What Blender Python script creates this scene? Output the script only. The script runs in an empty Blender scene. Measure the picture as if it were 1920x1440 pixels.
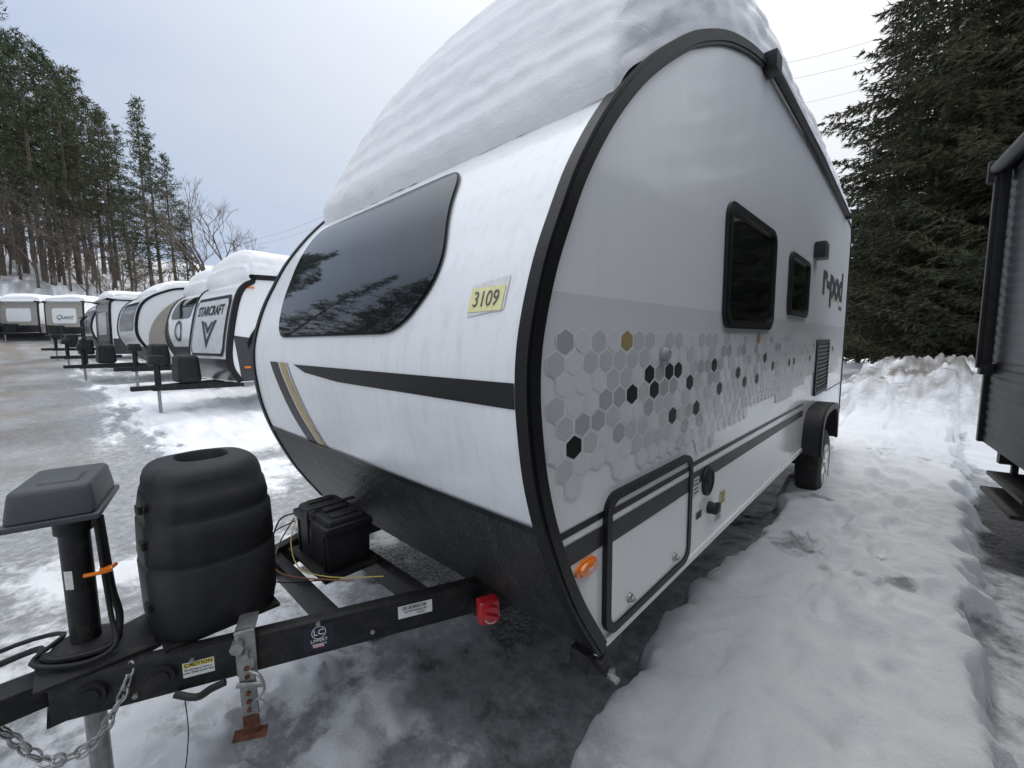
import bpy, bmesh, math, random
from mathutils import Vector, Matrix, noise, Euler
R=math.radians
random.seed(7)
scn=bpy.context.scene
COL=scn.collection
try:
    scn.view_settings.view_transform='Standard'; scn.view_settings.look='None'; scn.view_settings.exposure=0
except Exception: pass

# ------------------------------------------------------------------ materials
def nt(name):
    m=bpy.data.materials.new(name);m.use_nodes=True
    t=m.node_tree;b=t.nodes['Principled BSDF'];return m,t,b
def N(t,typ,**kw):
    n=t.nodes.new(typ)
    for k,v in kw.items():
        if hasattr(n,k): setattr(n,k,v)
        else: n.inputs[k].default_value=v
    return n
def noise_node(t,scale,detail=4,rough=.55,coord=None,dist=0):
    n=N(t,'ShaderNodeTexNoise');n.inputs['Scale'].default_value=scale;n.inputs['Detail'].default_value=detail
    n.inputs['Roughness'].default_value=rough;n.inputs['Distortion'].default_value=dist
    if coord is not None: t.links.new(coord,n.inputs['Vector'])
    return n
def ramp(t,fac,stops):
    r=N(t,'ShaderNodeValToRGB');e=r.color_ramp.elements
    e[0].position,e[0].color=stops[0][0],tuple(stops[0][1])+(1,)
    e[1].position,e[1].color=stops[-1][0],tuple(stops[-1][1])+(1,)
    for p,c in stops[1:-1]:
        q=e.new(p);q.color=tuple(c)+(1,)
    t.links.new(fac,r.inputs['Fac']);return r
def math_n(t,op,a,b=None,clamp=False):
    n=N(t,'ShaderNodeMath');n.operation=op;n.use_clamp=clamp
    for i,v in enumerate((a,b)):
        if v is None: continue
        if isinstance(v,(int,float)): n.inputs[i].default_value=v
        else: t.links.new(v,n.inputs[i])
    return n.outputs[0]
def mixc(t,fac,a,b,blend='MIX'):
    n=N(t,'ShaderNodeMix');n.data_type='RGBA';n.blend_type=blend
    for i,v in ((0,fac),(6,a),(7,b)):
        if isinstance(v,(int,float)): n.inputs[i].default_value=v
        elif isinstance(v,tuple): n.inputs[i].default_value=v+(1,) if len(v)==3 else v
        else: t.links.new(v,n.inputs[i])
    return n.outputs[2]
def pm(name,col,rough=.5,metal=0,coat=0,var=.12,vs=6,bump=0,bs=60,spec=.5,dirt=0):
    m,t,b=nt(name)
    tc=N(t,'ShaderNodeTexCoord');o=tc.outputs['Object']
    n=noise_node(t,vs,5,.6,o)
    c=tuple(col)
    lo=tuple(x*(1-var) for x in c);hi=tuple(min(1,x*(1+var)) for x in c)
    r=ramp(t,n.outputs['Fac'],[(.3,lo),(.7,hi)])
    cc=r.outputs['Color']
    if dirt:
        n2=noise_node(t,14,8,.7,o)
        f=math_n(t,'MULTIPLY',math_n(t,'SUBTRACT',n2.outputs['Fac'],.5,True),dirt*4,True)
        cc=mixc(t,f,cc,(.25,.22,.18))
    t.links.new(cc,b.inputs['Base Color'])
    rr=math_n(t,'ADD',math_n(t,'MULTIPLY',n.outputs['Fac'],.15),rough-.07,True)
    t.links.new(rr,b.inputs['Roughness'])
    b.inputs['Metallic'].default_value=metal
    b.inputs['Coat Weight'].default_value=coat;b.inputs['Coat Roughness'].default_value=.08
    b.inputs['Specular IOR Level'].default_value=spec
    if bump:
        n3=noise_node(t,bs,4,.6,o)
        bn=N(t,'ShaderNodeBump');bn.inputs['Strength'].default_value=bump;bn.inputs['Distance'].default_value=.01
        t.links.new(n3.outputs['Fac'],bn.inputs['Height']);t.links.new(bn.outputs[0],b.inputs['Normal'])
    return m
def paint_white(name,streak=.5,band=False):
    m,t,b=nt(name)
    tc=N(t,'ShaderNodeTexCoord');o=tc.outputs['Object']
    mp=N(t,'ShaderNodeMapping');mp.inputs['Scale'].default_value=(30,30,.9);t.links.new(o,mp.inputs[0])
    n=noise_node(t,1,7,.7,mp.outputs[0])
    n2=noise_node(t,1.3,4,.6,o)
    f=math_n(t,'MULTIPLY',math_n(t,'SUBTRACT',n.outputs['Fac'],.50,True),math_n(t,'MULTIPLY',n2.outputs['Fac'],streak*4),True)
    base=(.85,.86,.86)
    cc=base
    if band:
        sx=N(t,'ShaderNodeSeparateXYZ');t.links.new(o,sx.inputs[0])
        z=sx.outputs['Z']
        top=math_n(t,'LESS_THAN',z,1.775)
        mr=N(t,'ShaderNodeMapRange');mr.inputs['From Min'].default_value=1.15;mr.inputs['From Max'].default_value=1.76
        t.links.new(z,mr.inputs['Value'])
        fade=math_n(t,'MULTIPLY',top,mr.outputs[0],True)
        fl=noise_node(t,900,2,.5,o)
        sil=ramp(t,fl.outputs['Fac'],[(.3,(.56,.57,.58)),(.7,(.70,.71,.72))])
        cc=mixc(t,math_n(t,'MULTIPLY',fade,.60),base,sil.outputs['Color'])
    cc=mixc(t,f,cc,(.46,.44,.40))
    t.links.new(cc,b.inputs['Base Color'])
    b.inputs['Roughness'].default_value=.32
    b.inputs['Coat Weight'].default_value=.5;b.inputs['Coat Roughness'].default_value=.10
    nb=noise_node(t,2.2,2,.5,o)
    bn=N(t,'ShaderNodeBump');bn.inputs['Strength'].default_value=.05;bn.inputs['Distance'].default_value=.05
    t.links.new(nb.outputs['Fac'],bn.inputs['Height']);t.links.new(bn.outputs[0],b.inputs['Normal'])
    t.links.new(bn.outputs[0],b.inputs['Coat Normal'])
    return m
def diamond_mat():
    m,t,b=nt('diamond_plate')
    tc=N(t,'ShaderNodeTexCoord');sx=N(t,'ShaderNodeSeparateXYZ');t.links.new(tc.outputs['Object'],sx.inputs[0])
    X,Z=sx.outputs['X'],sx.outputs['Z']
    k=92
    a=math_n(t,'MULTIPLY',math_n(t,'ADD',X,Z),k);c=math_n(t,'MULTIPLY',math_n(t,'SUBTRACT',X,Z),k)
    sa=math_n(t,'SINE',a);sc=math_n(t,'SINE',c)
    ck=math_n(t,'MULTIPLY',math_n(t,'SINE',math_n(t,'MULTIPLY',a,.5)),math_n(t,'SINE',math_n(t,'MULTIPLY',c,.5)))
    sel=math_n(t,'GREATER_THAN',ck,0)
    h1=math_n(t,'SUBTRACT',math_n(t,'ABSOLUTE',sa),math_n(t,'MULTIPLY',math_n(t,'ABSOLUTE',sc),.35))
    h2=math_n(t,'SUBTRACT',math_n(t,'ABSOLUTE',sc),math_n(t,'MULTIPLY',math_n(t,'ABSOLUTE',sa),.35))
    h=mixc(t,sel,h1,h2)
    hh=math_n(t,'SUBTRACT',h,.55,True)
    bn=N(t,'ShaderNodeBump');bn.inputs['Strength'].default_value=.8;bn.inputs['Distance'].default_value=.007
    t.links.new(hh,bn.inputs['Height']);t.links.new(bn.outputs[0],b.inputs['Normal'])
    mp=N(t,'ShaderNodeMapping');mp.inputs['Scale'].default_value=(9,9,1.6);t.links.new(tc.outputs['Object'],mp.inputs[0])
    n=noise_node(t,1.5,8,.7,mp.outputs[0])
    r=ramp(t,n.outputs['Fac'],[(.35,(.012,.012,.013)),(.6,(.028,.028,.028)),(.78,(.10,.095,.09))])
    cc=mixc(t,math_n(t,'MULTIPLY',hh,.5,True),r.outputs['Color'],(.12,.12,.12))
    t.links.new(cc,b.inputs['Base Color'])
    b.inputs['Roughness'].default_value=.48;b.inputs['Specular IOR Level'].default_value=.35
    return m
def snow_mat(name,strata=False):
    m,t,b=nt(name)
    tc=N(t,'ShaderNodeTexCoord');o=tc.outputs['Object']
    n=noise_node(t,3,7,.6,o);n2=noise_node(t,60,8,.8,o)
    r=ramp(t,n.outputs['Fac'],[(.3,(.87,.88,.89)),(.7,(.93,.935,.94))])
    cc=r.outputs['Color']
    bh=n2.outputs['Fac']
    if strata:
        at=N(t,'ShaderNodeAttribute');at.attribute_name='lay'
        nl=noise_node(t,1.1,6,.62,o)
        l=math_n(t,'ADD',at.outputs['Fac'],math_n(t,'MULTIPLY',nl.outputs['Fac'],.20))
        cx=N(t,'ShaderNodeCombineXYZ');t.links.new(math_n(t,'MULTIPLY',l,24),cx.inputs[2])
        ls=noise_node(t,1.0,5,.7,cx.outputs[0])
        f=math_n(t,'MULTIPLY',math_n(t,'SUBTRACT',ls.outputs['Fac'],.54,True),4.5,True)
        br=noise_node(t,2.4,6,.65,o)
        f=math_n(t,'MULTIPLY',f,math_n(t,'MULTIPLY',math_n(t,'SUBTRACT',br.outputs['Fac'],.36,True),4,True))
        cc=mixc(t,math_n(t,'MULTIPLY',f,.5),cc,(.60,.59,.58))
        n4=noise_node(t,1.2,5,.65,o)
        cc=mixc(t,math_n(t,'MULTIPLY',math_n(t,'SUBTRACT',n4.outputs['Fac'],.50,True),1.2,True),cc,(.80,.74,.70))
        bh=math_n(t,'ADD',bh,math_n(t,'MULTIPLY',f,-.45))
    t.links.new(cc,b.inputs['Base Color'])
    b.inputs['Roughness'].default_value=.85
    b.inputs['Specular IOR Level'].default_value=.2
    bn=N(t,'ShaderNodeBump');bn.inputs['Strength'].default_value=.6;bn.inputs['Distance'].default_value=.022
    t.links.new(bh,bn.inputs['Height']);t.links.new(bn.outputs[0],b.inputs['Normal'])
    return m
def glass_mat(name,col=(.010,.011,.013),rough=.03,ior=1.5):
    m,t,b=nt(name)
    tc=N(t,'ShaderNodeTexCoord')
    n=noise_node(t,7,6,.7,tc.outputs['Object'])
    r=ramp(t,n.outputs['Fac'],[(.4,col),(.8,tuple(c*2.2 for c in col))])
    t.links.new(r.outputs['Color'],b.inputs['Base Color'])
    t.links.new(math_n(t,'MULTIPLY',n.outputs['Fac'],rough*2),b.inputs['Roughness'])
    b.inputs['IOR'].default_value=ior
    return m
def leaf_mat(name,c1,c2,c3):
    m,t,b=nt(name)
    tc=N(t,'ShaderNodeTexCoord');o=tc.outputs['Object']
    n=noise_node(t,.9,4,.6,o);n2=noise_node(t,9,3,.6,o)
    f=math_n(t,'ADD',math_n(t,'MULTIPLY',n.outputs['Fac'],.6),math_n(t,'MULTIPLY',n2.outputs['Fac'],.4))
    r=ramp(t,f,[(.38,c1),(.5,c2),(.64,c3)])
    oi=N(t,'ShaderNodeObjectInfo')
    cc=mixc(t,math_n(t,'MULTIPLY',oi.outputs['Random'],.4),r.outputs['Color'],(.085,.08,.045))
    t.links.new(cc,b.inputs['Base Color']);b.inputs['Roughness'].default_value=.7
    b.inputs['Specular IOR Level'].default_value=.25
    return m
M={}
M['white_side']=paint_white('white_side',.2,True)
M['white_front']=paint_white('white_front',.6)
M['white_plain']=paint_white('white_plain',.3)
M['trim']=pm('black_trim',(.010,.010,.011),.42,var=.3,bump=.15,bs=90,spec=.3)
M['plastic']=pm('black_plastic',(.011,.011,.012),.5,var=.35,bump=.3,bs=220,dirt=.06,spec=.4)
M['steel']=pm('black_steel',(.011,.011,.012),.48,var=.4,bump=.25,bs=120,dirt=.14,spec=.35)
M['galv']=pm('galvanised_steel',(.35,.35,.34),.4,metal=.8,var=.25,vs=25,bump=.2,bs=120)
M['rust']=pm('rusty_steel',(.13,.05,.028),.75,metal=.2,var=.6,vs=30,bump=.5,bs=90)
M['glass']=glass_mat('dark_glass',ior=1.5)
M['glass_side']=glass_mat('side_glass',(.005,.006,.006),.05,1.4)
M['diamond']=diamond_mat()
M['stripe_black']=pm('stripe_black',(.010,.010,.011),.4,spec=.35)
M['stripe_grey']=pm('stripe_grey',(.030,.032,.035),.4,spec=.35)
M['gold']=pm('gold_vinyl',(.48,.36,.17),.35,metal=.3)
M['hex1']=pm('hex_light',(.70,.71,.715),.4,coat=.3,var=.04,vs=500)
M['hex2']=pm('hex_silver',(.59,.60,.605),.4,coat=.3,metal=.1,var=.12,vs=700)
M['hex3']=pm('hex_grey',(.46,.47,.48),.4,coat=.3,metal=.15,var=.18,vs=700)
M['hexline']=pm('hex_line',(.82,.825,.825),.4,coat=.3,var=.02)
M['snow']=snow_mat('snow');M['roofsnow']=snow_mat('roof_snow',True)
M['yellow']=pm('yellow_label',(.78,.73,.38),.55,var=.10,vs=40)
M['yellow_b']=pm('caution_yellow',(.75,.60,.08),.5,var=.06)
M['paper']=pm('paper_white',(.75,.75,.73),.55,var=.06)
M['film']=pm('clear_film',(.70,.70,.67),.3,var=.14,vs=60)
M['navy']=pm('navy_label',(.010,.012,.028),.4)
M['ink']=pm('ink',(.01,.01,.01),.5)
M['inkgrey']=pm('ink_grey',(.12,.12,.12),.5)
M['red']=pm('red_plastic',(.42,.014,.022),.35,coat=.3)
M['orange']=pm('amber_lens',(.85,.20,.01),.2,coat=.8,var=.1)
M['rubber']=pm('tyre_rubber',(.014,.014,.014),.75,bump=.4,bs=80,dirt=.15)
M['alloy']=pm('alloy',(.6,.6,.6),.3,metal=.7)
M['wire_y']=pm('yellow_wire',(.55,.43,.10),.5);M['wire_r']=pm('brown_wire',(.25,.11,.06),.5)
M['bark']=pm('bark',(.11,.088,.07),.9,var=.4,vs=9,bump=.8,bs=18)
M['barkgrey']=pm('bark_grey',(.125,.10,.08),.9,var=.35,vs=5)
M['pine']=leaf_mat('pine_needles',(.026,.040,.020),(.050,.068,.032),(.105,.122,.058))
M['spruce']=leaf_mat('spruce_needles',(.014,.021,.013),(.029,.039,.020),(.066,.073,.035))
M['dgrey']=pm('charcoal_siding',(.035,.038,.043),.35,coat=.3,var=.1)
M['dsiding']=pm('dark_siding',(.022,.024,.027),.5,var=.15,spec=.3)
M['mgrey']=pm('grey_siding',(.060,.065,.072),.45,var=.2,vs=3,spec=.4)
M['tan']=pm('tan_panel',(.36,.33,.29),.4,coat=.3)
M['lgrey']=pm('light_grey_panel',(.58,.59,.59),.35,coat=.3)
M['greyplastic']=pm('grey_plastic',(.058,.063,.070),.5,bump=.2,bs=200)
M['fitting']=pm('pale_fitting',(.30,.31,.32),.4,bump=.1,bs=200)
M['wood']=pm('pole_wood',(.16,.13,.10),.9,var=.3)

# ------------------------------------------------------------------ mesh helper
class B:
    def __init__(s,*mats): s.v=[];s.f=[];s.mi=[];s.mats=[M[m] for m in mats]
    def add(s,vs,fs,mi=0,X=None):
        o=len(s.v)
        for v in vs:
            v=Vector(v)
            s.v.append(tuple(X@v) if X is not None else tuple(v))
        for f in fs: s.f.append(tuple(i+o for i in f));s.mi.append(mi)
    def box(s,c,d,mi=0,rot=None,bev=0,taper=(1,1),X=None,seg=2):
        bm=bmesh.new();bmesh.ops.create_cube(bm,size=1)
        for v in bm.verts:
            k=taper if v.co.z>0 else (1,1)
            v.co=Vector((v.co.x*d[0]*k[0],v.co.y*d[1]*k[1],v.co.z*d[2]))
        if bev: bmesh.ops.bevel(bm,geom=bm.edges[:],offset=bev,segments=seg,profile=.6,affect='EDGES')
        bm.verts.index_update()
        T=Matrix.Translation(Vector(c))
        if rot is not None: T=T@Euler(rot).to_matrix().to_4x4()
        if X is not None: T=X@T
        s.add([v.co.copy() for v in bm.verts],[[v.index for v in f.verts] for f in bm.faces],mi,T);bm.free()
    def cyl(s,p0,p1,r0,r1=None,n=12,mi=0,cap=True,X=None):
        r1=r0 if r1 is None else r1
        p0,p1=Vector(p0),Vector(p1);a=(p1-p0).normalized()
        u=a.orthogonal().normalized();w=a.cross(u)
        vs=[];fs=[]
        for P,r in((p0,r0),(p1,r1)):
            for i in range(n):
                t=2*math.pi*i/n;vs.append(P+(u*math.cos(t)+w*math.sin(t))*r)
        for i in range(n):
            j=(i+1)%n;fs.append((i,j,n+j,n+i))
        if cap: fs.append(tuple(range(n-1,-1,-1)));fs.append(tuple(range(n,2*n)))
        s.add(vs,fs,mi,X)
    def tube(s,pts,r,n=6,mi=0,X=None):
        pts=[Vector(p) for p in pts];vs=[];fs=[]
        u=(pts[1]-pts[0]).orthogonal().normalized()
        for k,p in enumerate(pts):
            a=(pts[min(k+1,len(pts)-1)]-pts[max(k-1,0)]).normalized()
            u=(u-a*u.dot(a)).normalized();w=a.cross(u)
            rr=r[k] if isinstance(r,(list,tuple)) else r
            for i in range(n):
                t=2*math.pi*i/n;vs.append(p+(u*math.cos(t)+w*math.sin(t))*rr)
        for k in range(len(pts)-1):
            for i in range(n):
                j=(i+1)%n;fs.append((k*n+i,k*n+j,(k+1)*n+j,(k+1)*n+i))
        fs.append(tuple(range(n-1,-1,-1)));fs.append(tuple(range((len(pts)-1)*n,len(pts)*n)))
        s.add(vs,fs,mi,X)
    def lathe(s,prof,c,axis='X',n=40,mi=0,X=None):
        vs=[];fs=[];c=Vector(c)
        for a,r in prof:
            for i in range(n):
                t=2*math.pi*i/n
                if axis=='X': q=Vector((a,r*math.cos(t),r*math.sin(t)))
                elif axis=='Z': q=Vector((r*math.cos(t),r*math.sin(t),a))
                else: q=Vector((r*math.cos(t),a,r*math.sin(t)))
                vs.append(c+q)
        for k in range(len(prof)-1):
            for i in range(n):
                j=(i+1)%n;fs.append((k*n+i,k*n+j,(k+1)*n+j,(k+1)*n+i))
        s.add(vs,fs,mi,X)
    def prism(s,poly,x0,x1,mi=0,X=None):
        n=len(poly);vs=[(x0,a,b) for a,b in poly]+[(x1,a,b) for a,b in poly]
        fs=[tuple(range(n-1,-1,-1)),tuple(range(n,2*n))]+[(i,(i+1)%n,n+(i+1)%n,n+i) for i in range(n)]
        s.add(vs,fs,mi,X)
    def ring(s,outer,inner,x0,x1,mi=0,X=None,closed=True):
        n=len(outer);vs=[(x0,a,b) for a,b in outer]+[(x1,a,b) for a,b in outer]+[(x0,a,b) for a,b in inner]+[(x1,a,b) for a,b in inner]
        fs=[]
        for i in range(n if closed else n-1):
            j=(i+1)%n
            fs+=[(i,j,n+j,n+i),(2*n+i,3*n+i,3*n+j,2*n+j),(n+i,n+j,3*n+j,3*n+i),(i,2*n+i,2*n+j,j)]
        if not closed: fs+=[(0,n,3*n,2*n),(n-1,3*n-1,4*n-1,2*n-1)]
        s.add(vs,fs,mi,X)
    def done(s,name,parent=None,smooth=True,ang=35):
        me=bpy.data.meshes.new(name);me.from_pydata(s.v,[],s.f)
        for m in s.mats: me.materials.append(m)
        me.polygons.foreach_set('material_index',s.mi)
        me.polygons.foreach_set('use_smooth',[smooth]*len(s.f))
        bm=bmesh.new();bm.from_mesh(me);bmesh.ops.recalc_face_normals(bm,faces=bm.faces[:]);bm.to_mesh(me);bm.free()
        if smooth: me.set_sharp_from_angle(angle=R(ang))
        me.update()
        o=bpy.data.objects.new(name,me);COL.objects.link(o)
        if parent: o.parent=parent
        return o
def raw(name,vs,fs,mats,parent=None,smooth=False,mi=None):
    me=bpy.data.meshes.new(name);me.from_pydata(vs,[],fs)
    for m in mats: me.materials.append(M[m])
    if mi: me.polygons.foreach_set('material_index',mi)
    me.polygons.foreach_set('use_smooth',[smooth]*len(fs));me.update()
    o=bpy.data.objects.new(name,me);COL.objects.link(o)
    if parent: o.parent=parent
    return o
def thing(name,label,cat,loc=(0,0,0),rz=0,group=None):
    e=bpy.data.objects.new(name,None);COL.objects.link(e);e.location=loc;e.rotation_euler=(0,0,rz);e.empty_display_size=.3
    e['label']=label;e['category']=cat
    if group: e['group']=group
    return e
def text(name,body,size,origin,right,up,mat,parent,bold=0,off=0,ext=.0005,shear=0,width=1,align='CENTER',curve=None):
    c=bpy.data.curves.new(name,'FONT');c.body=body;c.size=size;c.align_x=align;c.align_y='CENTER';c.extrude=ext;c.offset=bold;c.shear=shear
    c.resolution_u=3
    o=bpy.data.objects.new(name,c);COL.objects.link(o)
    bpy.context.view_layer.update()
    dg=bpy.context.evaluated_depsgraph_get()
    me=bpy.data.meshes.new_from_object(o.evaluated_get(dg));bpy.data.objects.remove(o)
    right=Vector(right).normalized();up=Vector(up).normalized();nn=right.cross(up)
    for v in me.vertices:
        x,y,z=v.co;x*=width
        v.co=curve(x,y,z) if curve else Vector(origin)+right*x+up*y+nn*z
    me.materials.clear();me.materials.append(M[mat])
    ob=bpy.data.objects.new(name,me);COL.objects.link(ob);ob.parent=parent
    return ob
def rrect(y0,y1,z0,z1,r,n=6,skew=0):
    P=[]
    for cy,cz,a in((y1-r,z1-r,0),(y0+r,z1-r,90),(y0+r,z0+r,180),(y1-r,z0+r,270)):
        for i in range(n+1):
            t=R(a+90*i/n);P.append((cy+r*math.cos(t),cz+r*math.sin(t)))
    return P
def sm(a,b,x):
    t=max(0,min(1,(x-a)/(b-a)));return t*t*(3-2*t)
def catmull(P,k=6):
    out=[]
    for i in range(len(P)-1):
        p0=P[max(i-1,0)];p1=P[i];p2=P[i+1];p3=P[min(i+2,len(P)-1)]
        for j in range(k):
            t=j/k
            out.append(tuple(.5*((2*b)+(-a+c)*t+(2*a-5*b+4*c-d)*t*t+(-a+3*b-3*c+d)*t**3) for a,b,c,d in zip(p0,p1,p2,p3)))
    out.append(tuple(P[-1]));return out

# ------------------------------------------------------------------ camera
cam=bpy.data.cameras.new('camera');co=bpy.data.objects.new('camera',cam);COL.objects.link(co)
cam.sensor_width=36;cam.lens=797.4*36/1920;cam.clip_end=3000;cam.clip_start=.02
yaw,pit,rol=R(43.51),R(5.88),R(.53)
s_,c_=math.sin(yaw),math.cos(yaw)
Fh=Vector((-s_,c_,0));Rt=Vector((c_,s_,0));Z=Vector((0,0,1))
Fw=Fh*math.cos(pit)-Z*math.sin(pit);Dn=-(Fh*math.sin(pit)+Z*math.cos(pit))
R2=Rt*math.cos(rol)+Dn*math.sin(rol);D2=-Rt*math.sin(rol)+Dn*math.cos(rol)
mm=Matrix((R2,-D2,-Fw)).transposed().to_4x4();mm.translation=Vector((.72,0,1.644))
co.matrix_world=mm;scn.camera=co
def station(bearing,dist):
    "ground position at a bearing (degrees right of the lane axis) and distance from the tripod"
    a=R(bearing);d=Fh*math.cos(a)+Rt*math.sin(a);return .72+d.x*dist,d.y*dist

# ------------------------------------------------------------------ world + sun
w=bpy.data.worlds.new('World');scn.world=w;w.use_nodes=True
t=w.node_tree;bg=t.nodes['Background']
sky=N(t,'ShaderNodeTexSky');sky.sky_type='NISHITA';sky.sun_disc=False
sun_el=R(40);sd=Vector((-.10,.99,0)).normalized()
sky.sun_elevation=sun_el;sky.sun_rotation=math.atan2(sd.x,sd.y);sky.dust_density=3;sky.air_density=1
tc=N(t,'ShaderNodeTexCoord')
sdir=Vector((sd.x*math.cos(sun_el),sd.y*math.cos(sun_el),math.sin(sun_el)))
dp=N(t,'ShaderNodeVectorMath');dp.operation='DOT_PRODUCT';t.links.new(tc.outputs['Generated'],dp.inputs[0]);dp.inputs[1].default_value=sdir
gl=math_n(t,'POWER',math_n(t,'MAXIMUM',dp.outputs['Value'],0),3.6)
mp=N(t,'ShaderNodeMapping');mp.inputs['Scale'].default_value=(1,1,2.2);mp.inputs['Rotation'].default_value=(.2,.1,.5);t.links.new(tc.outputs['Generated'],mp.inputs[0])
cl=noise_node(t,1.2,6,.5,mp.outputs[0],.4)
haze=ramp(t,cl.outputs['Fac'],[(.36,(4.7,5.6,7.3)),(.68,(6.2,6.75,7.8))])
c1=mixc(t,.90,sky.outputs[0],haze.outputs['Color'])
sz=N(t,'ShaderNodeSeparateXYZ');t.links.new(tc.outputs['Generated'],sz.inputs[0])
# thin overcast: the veil brightens and whitens towards the zenith
zf_=math_n(t,'POWER',math_n(t,'MAXIMUM',sz.outputs['Z'],0),4.5)
c2=mixc(t,gl,c1,(8.9,9.0,9.1))
gz_=mixc(t,zf_,c2,(24.5,24.8,25.5))
t.links.new(gz_,bg.inputs['Color']);bg.inputs['Strength'].default_value=.108
sl=bpy.data.lights.new('sun','SUN');sl.energy=1.5;sl.angle=R(10);sl.color=(1,.95,.88)
so=bpy.data.objects.new('sun',sl);COL.objects.link(so);so.rotation_euler=sdir.to_track_quat('Z','Y').to_euler();so.location=(0,0,20)

# ------------------------------------------------------------------ terrain
def fb(x,y,s,z=0,o=4): return noise.fractal(Vector((x*s,y*s,z)),1.0,2.0,o)
def far_h(x,y):
    h=.055*max(0,min(-x-9,37))
    h+=5.2*sm(0,13,-x-44+.1*y)+.22*max(0,-x-57)*(1 if x>-120 else 1) if x>-100 else 5.2+.22*43
    h+=5.5*sm(30,60,y)*sm(-5,-40,x)
    return h
foot=[]
rr=random.Random(3)
for k in range(34):
    yy=1.55+k*.31;side=1 if k%2 else -1
    foot.append((.50+side*.12+rr.uniform(-.05,.05)+.015*yy,yy+rr.uniform(-.08,.08),rr.uniform(.04,.06)))
for k in range(30): foot.append((rr.uniform(.1,.95),rr.uniform(1.5,9),rr.uniform(.02,.04)))
def ground(x,y):
    """returns height, snow, gravel, brown, wet"""
    h=far_h(x,y)
    near=(-6<x<4 and -3<y<14)
    n1=fb(x,y,.9);n2=fb(x,y,3.1,5);n3=fb(x*.45,y,1.6,8)
    snow=.42+.5*n1+.35*n2+.3*n3
    lane=sm(-3.0,-4.6,x)*sm(1.6,.9,y+.5*n1-.03*(x+5))
    snow=snow*(1-lane)+lane*(.12+.30*n3+.12*n2)
    ctr=-1.9+.5*math.sin(x*.18)
    rut=math.exp(-((y-ctr)/.35)**2)+.8*math.exp(-((y-ctr+1.7)/.4)**2)
    brown=sm(-4.5,-8,x)*sm(1.2,-.6,y+.6*n1)*(.50+.5*n1+.4*n3+.45*rut)
    h-=.04*rut*sm(-6,-10,x)
    ridge=math.exp(-((y-.45-.25*math.sin(x*.35))/.25)**2)*sm(-7,-10,x);snow+=.45*ridge*(.6+n2);h+=.05*ridge;brown*=(1-.7*ridge)
    grav_shade=0;wet=0
    p=sm(-17,-14,x)*sm(-5.8,-7.4,x)*sm(.7,1.2,y+.5*n2)*sm(9,6,y)
    snow+=.9*p;h+=.10*p*(1+n2);brown*=(1-p)
    g=sm(-3.6,-2.9,x+.4*n1)*sm(-.45,-.9,x+.3*n2)*sm(1.10,1.55,y+.35*n2)*sm(9.5,8,y)
    grav_shade=max(grav_shade,g*(.68+.6*n2+.3*n1));snow-=.9*g
    e0=-.16+.10*n2+.05*math.sin(y*2.1)
    wz=sm(-1.2,-.7,x)*sm(e0+.10,e0-.08,x)*sm(.85,1.2,y+.3*n2)*sm(9.5,8,y)
    wet=wz*(.62+.6*n1+.4*n2);snow-=.5*wz;h-=.03*wz
    e1=1.04+.12*n2+.03*(y-3)
    b=sm(e0-.03,e0+.08,x+.04*fb(x,y,9,7))*sm(e1+.08,e1-.06,x+.05*fb(x,y,8,2))*sm(.92,1.12,y+.35*n2+.25*n1)*sm(16,10,y)
    h+=b*(.17+.028*fb(x,y,1.6,9,3));snow+=(.95+.45*n2+.4*n3)*b
    if b>.2:
        for fx,fy_,fd in foot:
            d=((x-fx)/.06)**2+((y-fy_)/.14)**2
            if d<5: h-=fd*math.exp(-d*d*.6); h+=.25*fd*math.exp(-(d-2.4)**2*1.6)
        h+=b*(.022*abs(fb(x,y,3.3,3,4))+.012*fb(x,y,9,6,4))
    trailer_shade=sm(e1+.0,e1+.2,x)*sm(4.0,3.0,x)*sm(4.3,4.8,y+.2*n1)*sm(6.9,6.3,y)  # wet ground beneath the charcoal trailer, its shadow painted in with the gravel colour
    grav_shade=max(grav_shade,trailer_shade*.9);snow-=.9*trailer_shade;h-=.04*trailer_shade
    snow+=.3*sm(e1+.02,e1+.25,x)
    if x>-3: h-=.03*sm(e1-.05,e1+.15,x)*sm(2.2,1.6,x)*sm(6.5,5.5,y)
    pile=sm(8.6,11.6,y)*sm(-1.6,.6,x)*sm(8,5,x)*(1-.7*sm(15,18,y))
    if pile>0:
        h+=pile*(.85+.40*fb(x,y,1.1,6)+.22*abs(fb(x,y,3.4,2)));snow-=.25*pile;brown=max(brown,pile*(.62+.8*n2))
    q=sm(-1.75,-1.3,x)*sm(-.22,-.5,x+.15*n2)*sm(-.2,.25,y)*sm(1.05,.8,y+.15*n2)
    m=sm(-.15,.25,n2+.5*n1+.05)
    snow+=.7*q*m;h+=q*m*(.06+.05*fb(x,y,6,2))
    q2=sm(-.5,-.3,x)*sm(.15,0,x)*sm(.6,.8,y)*sm(1.5,1.2,y)
    snow-=.3*q2;wet=max(wet,.4*q2)
    q3=sm(-1.2,-1.6,x)*sm(-4.6,-3.2,x)*sm(1.3,.9,y+.2*n1)
    snow+=.20*q3
    if x>-12 and y>7: snow+=.5*sm(8,10,y)
    if x<-44: snow+=.25;brown=max(brown*.2,.30+.6*n1)
    if near:
        s_c=max(0,min(1,snow))
        k=.8 if b>.5 else 1
        h+=.020*k*fb(x,y,4,1)*(.35+s_c)+.011*k*fb(x,y,15,4,3)*(.3+s_c)
    else: h+=.05*n1*(1-.7*lane)
    c=lambda v:max(0,min(1,v))
    return h,c(snow),c(grav_shade),c(brown),c(wet)
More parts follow.
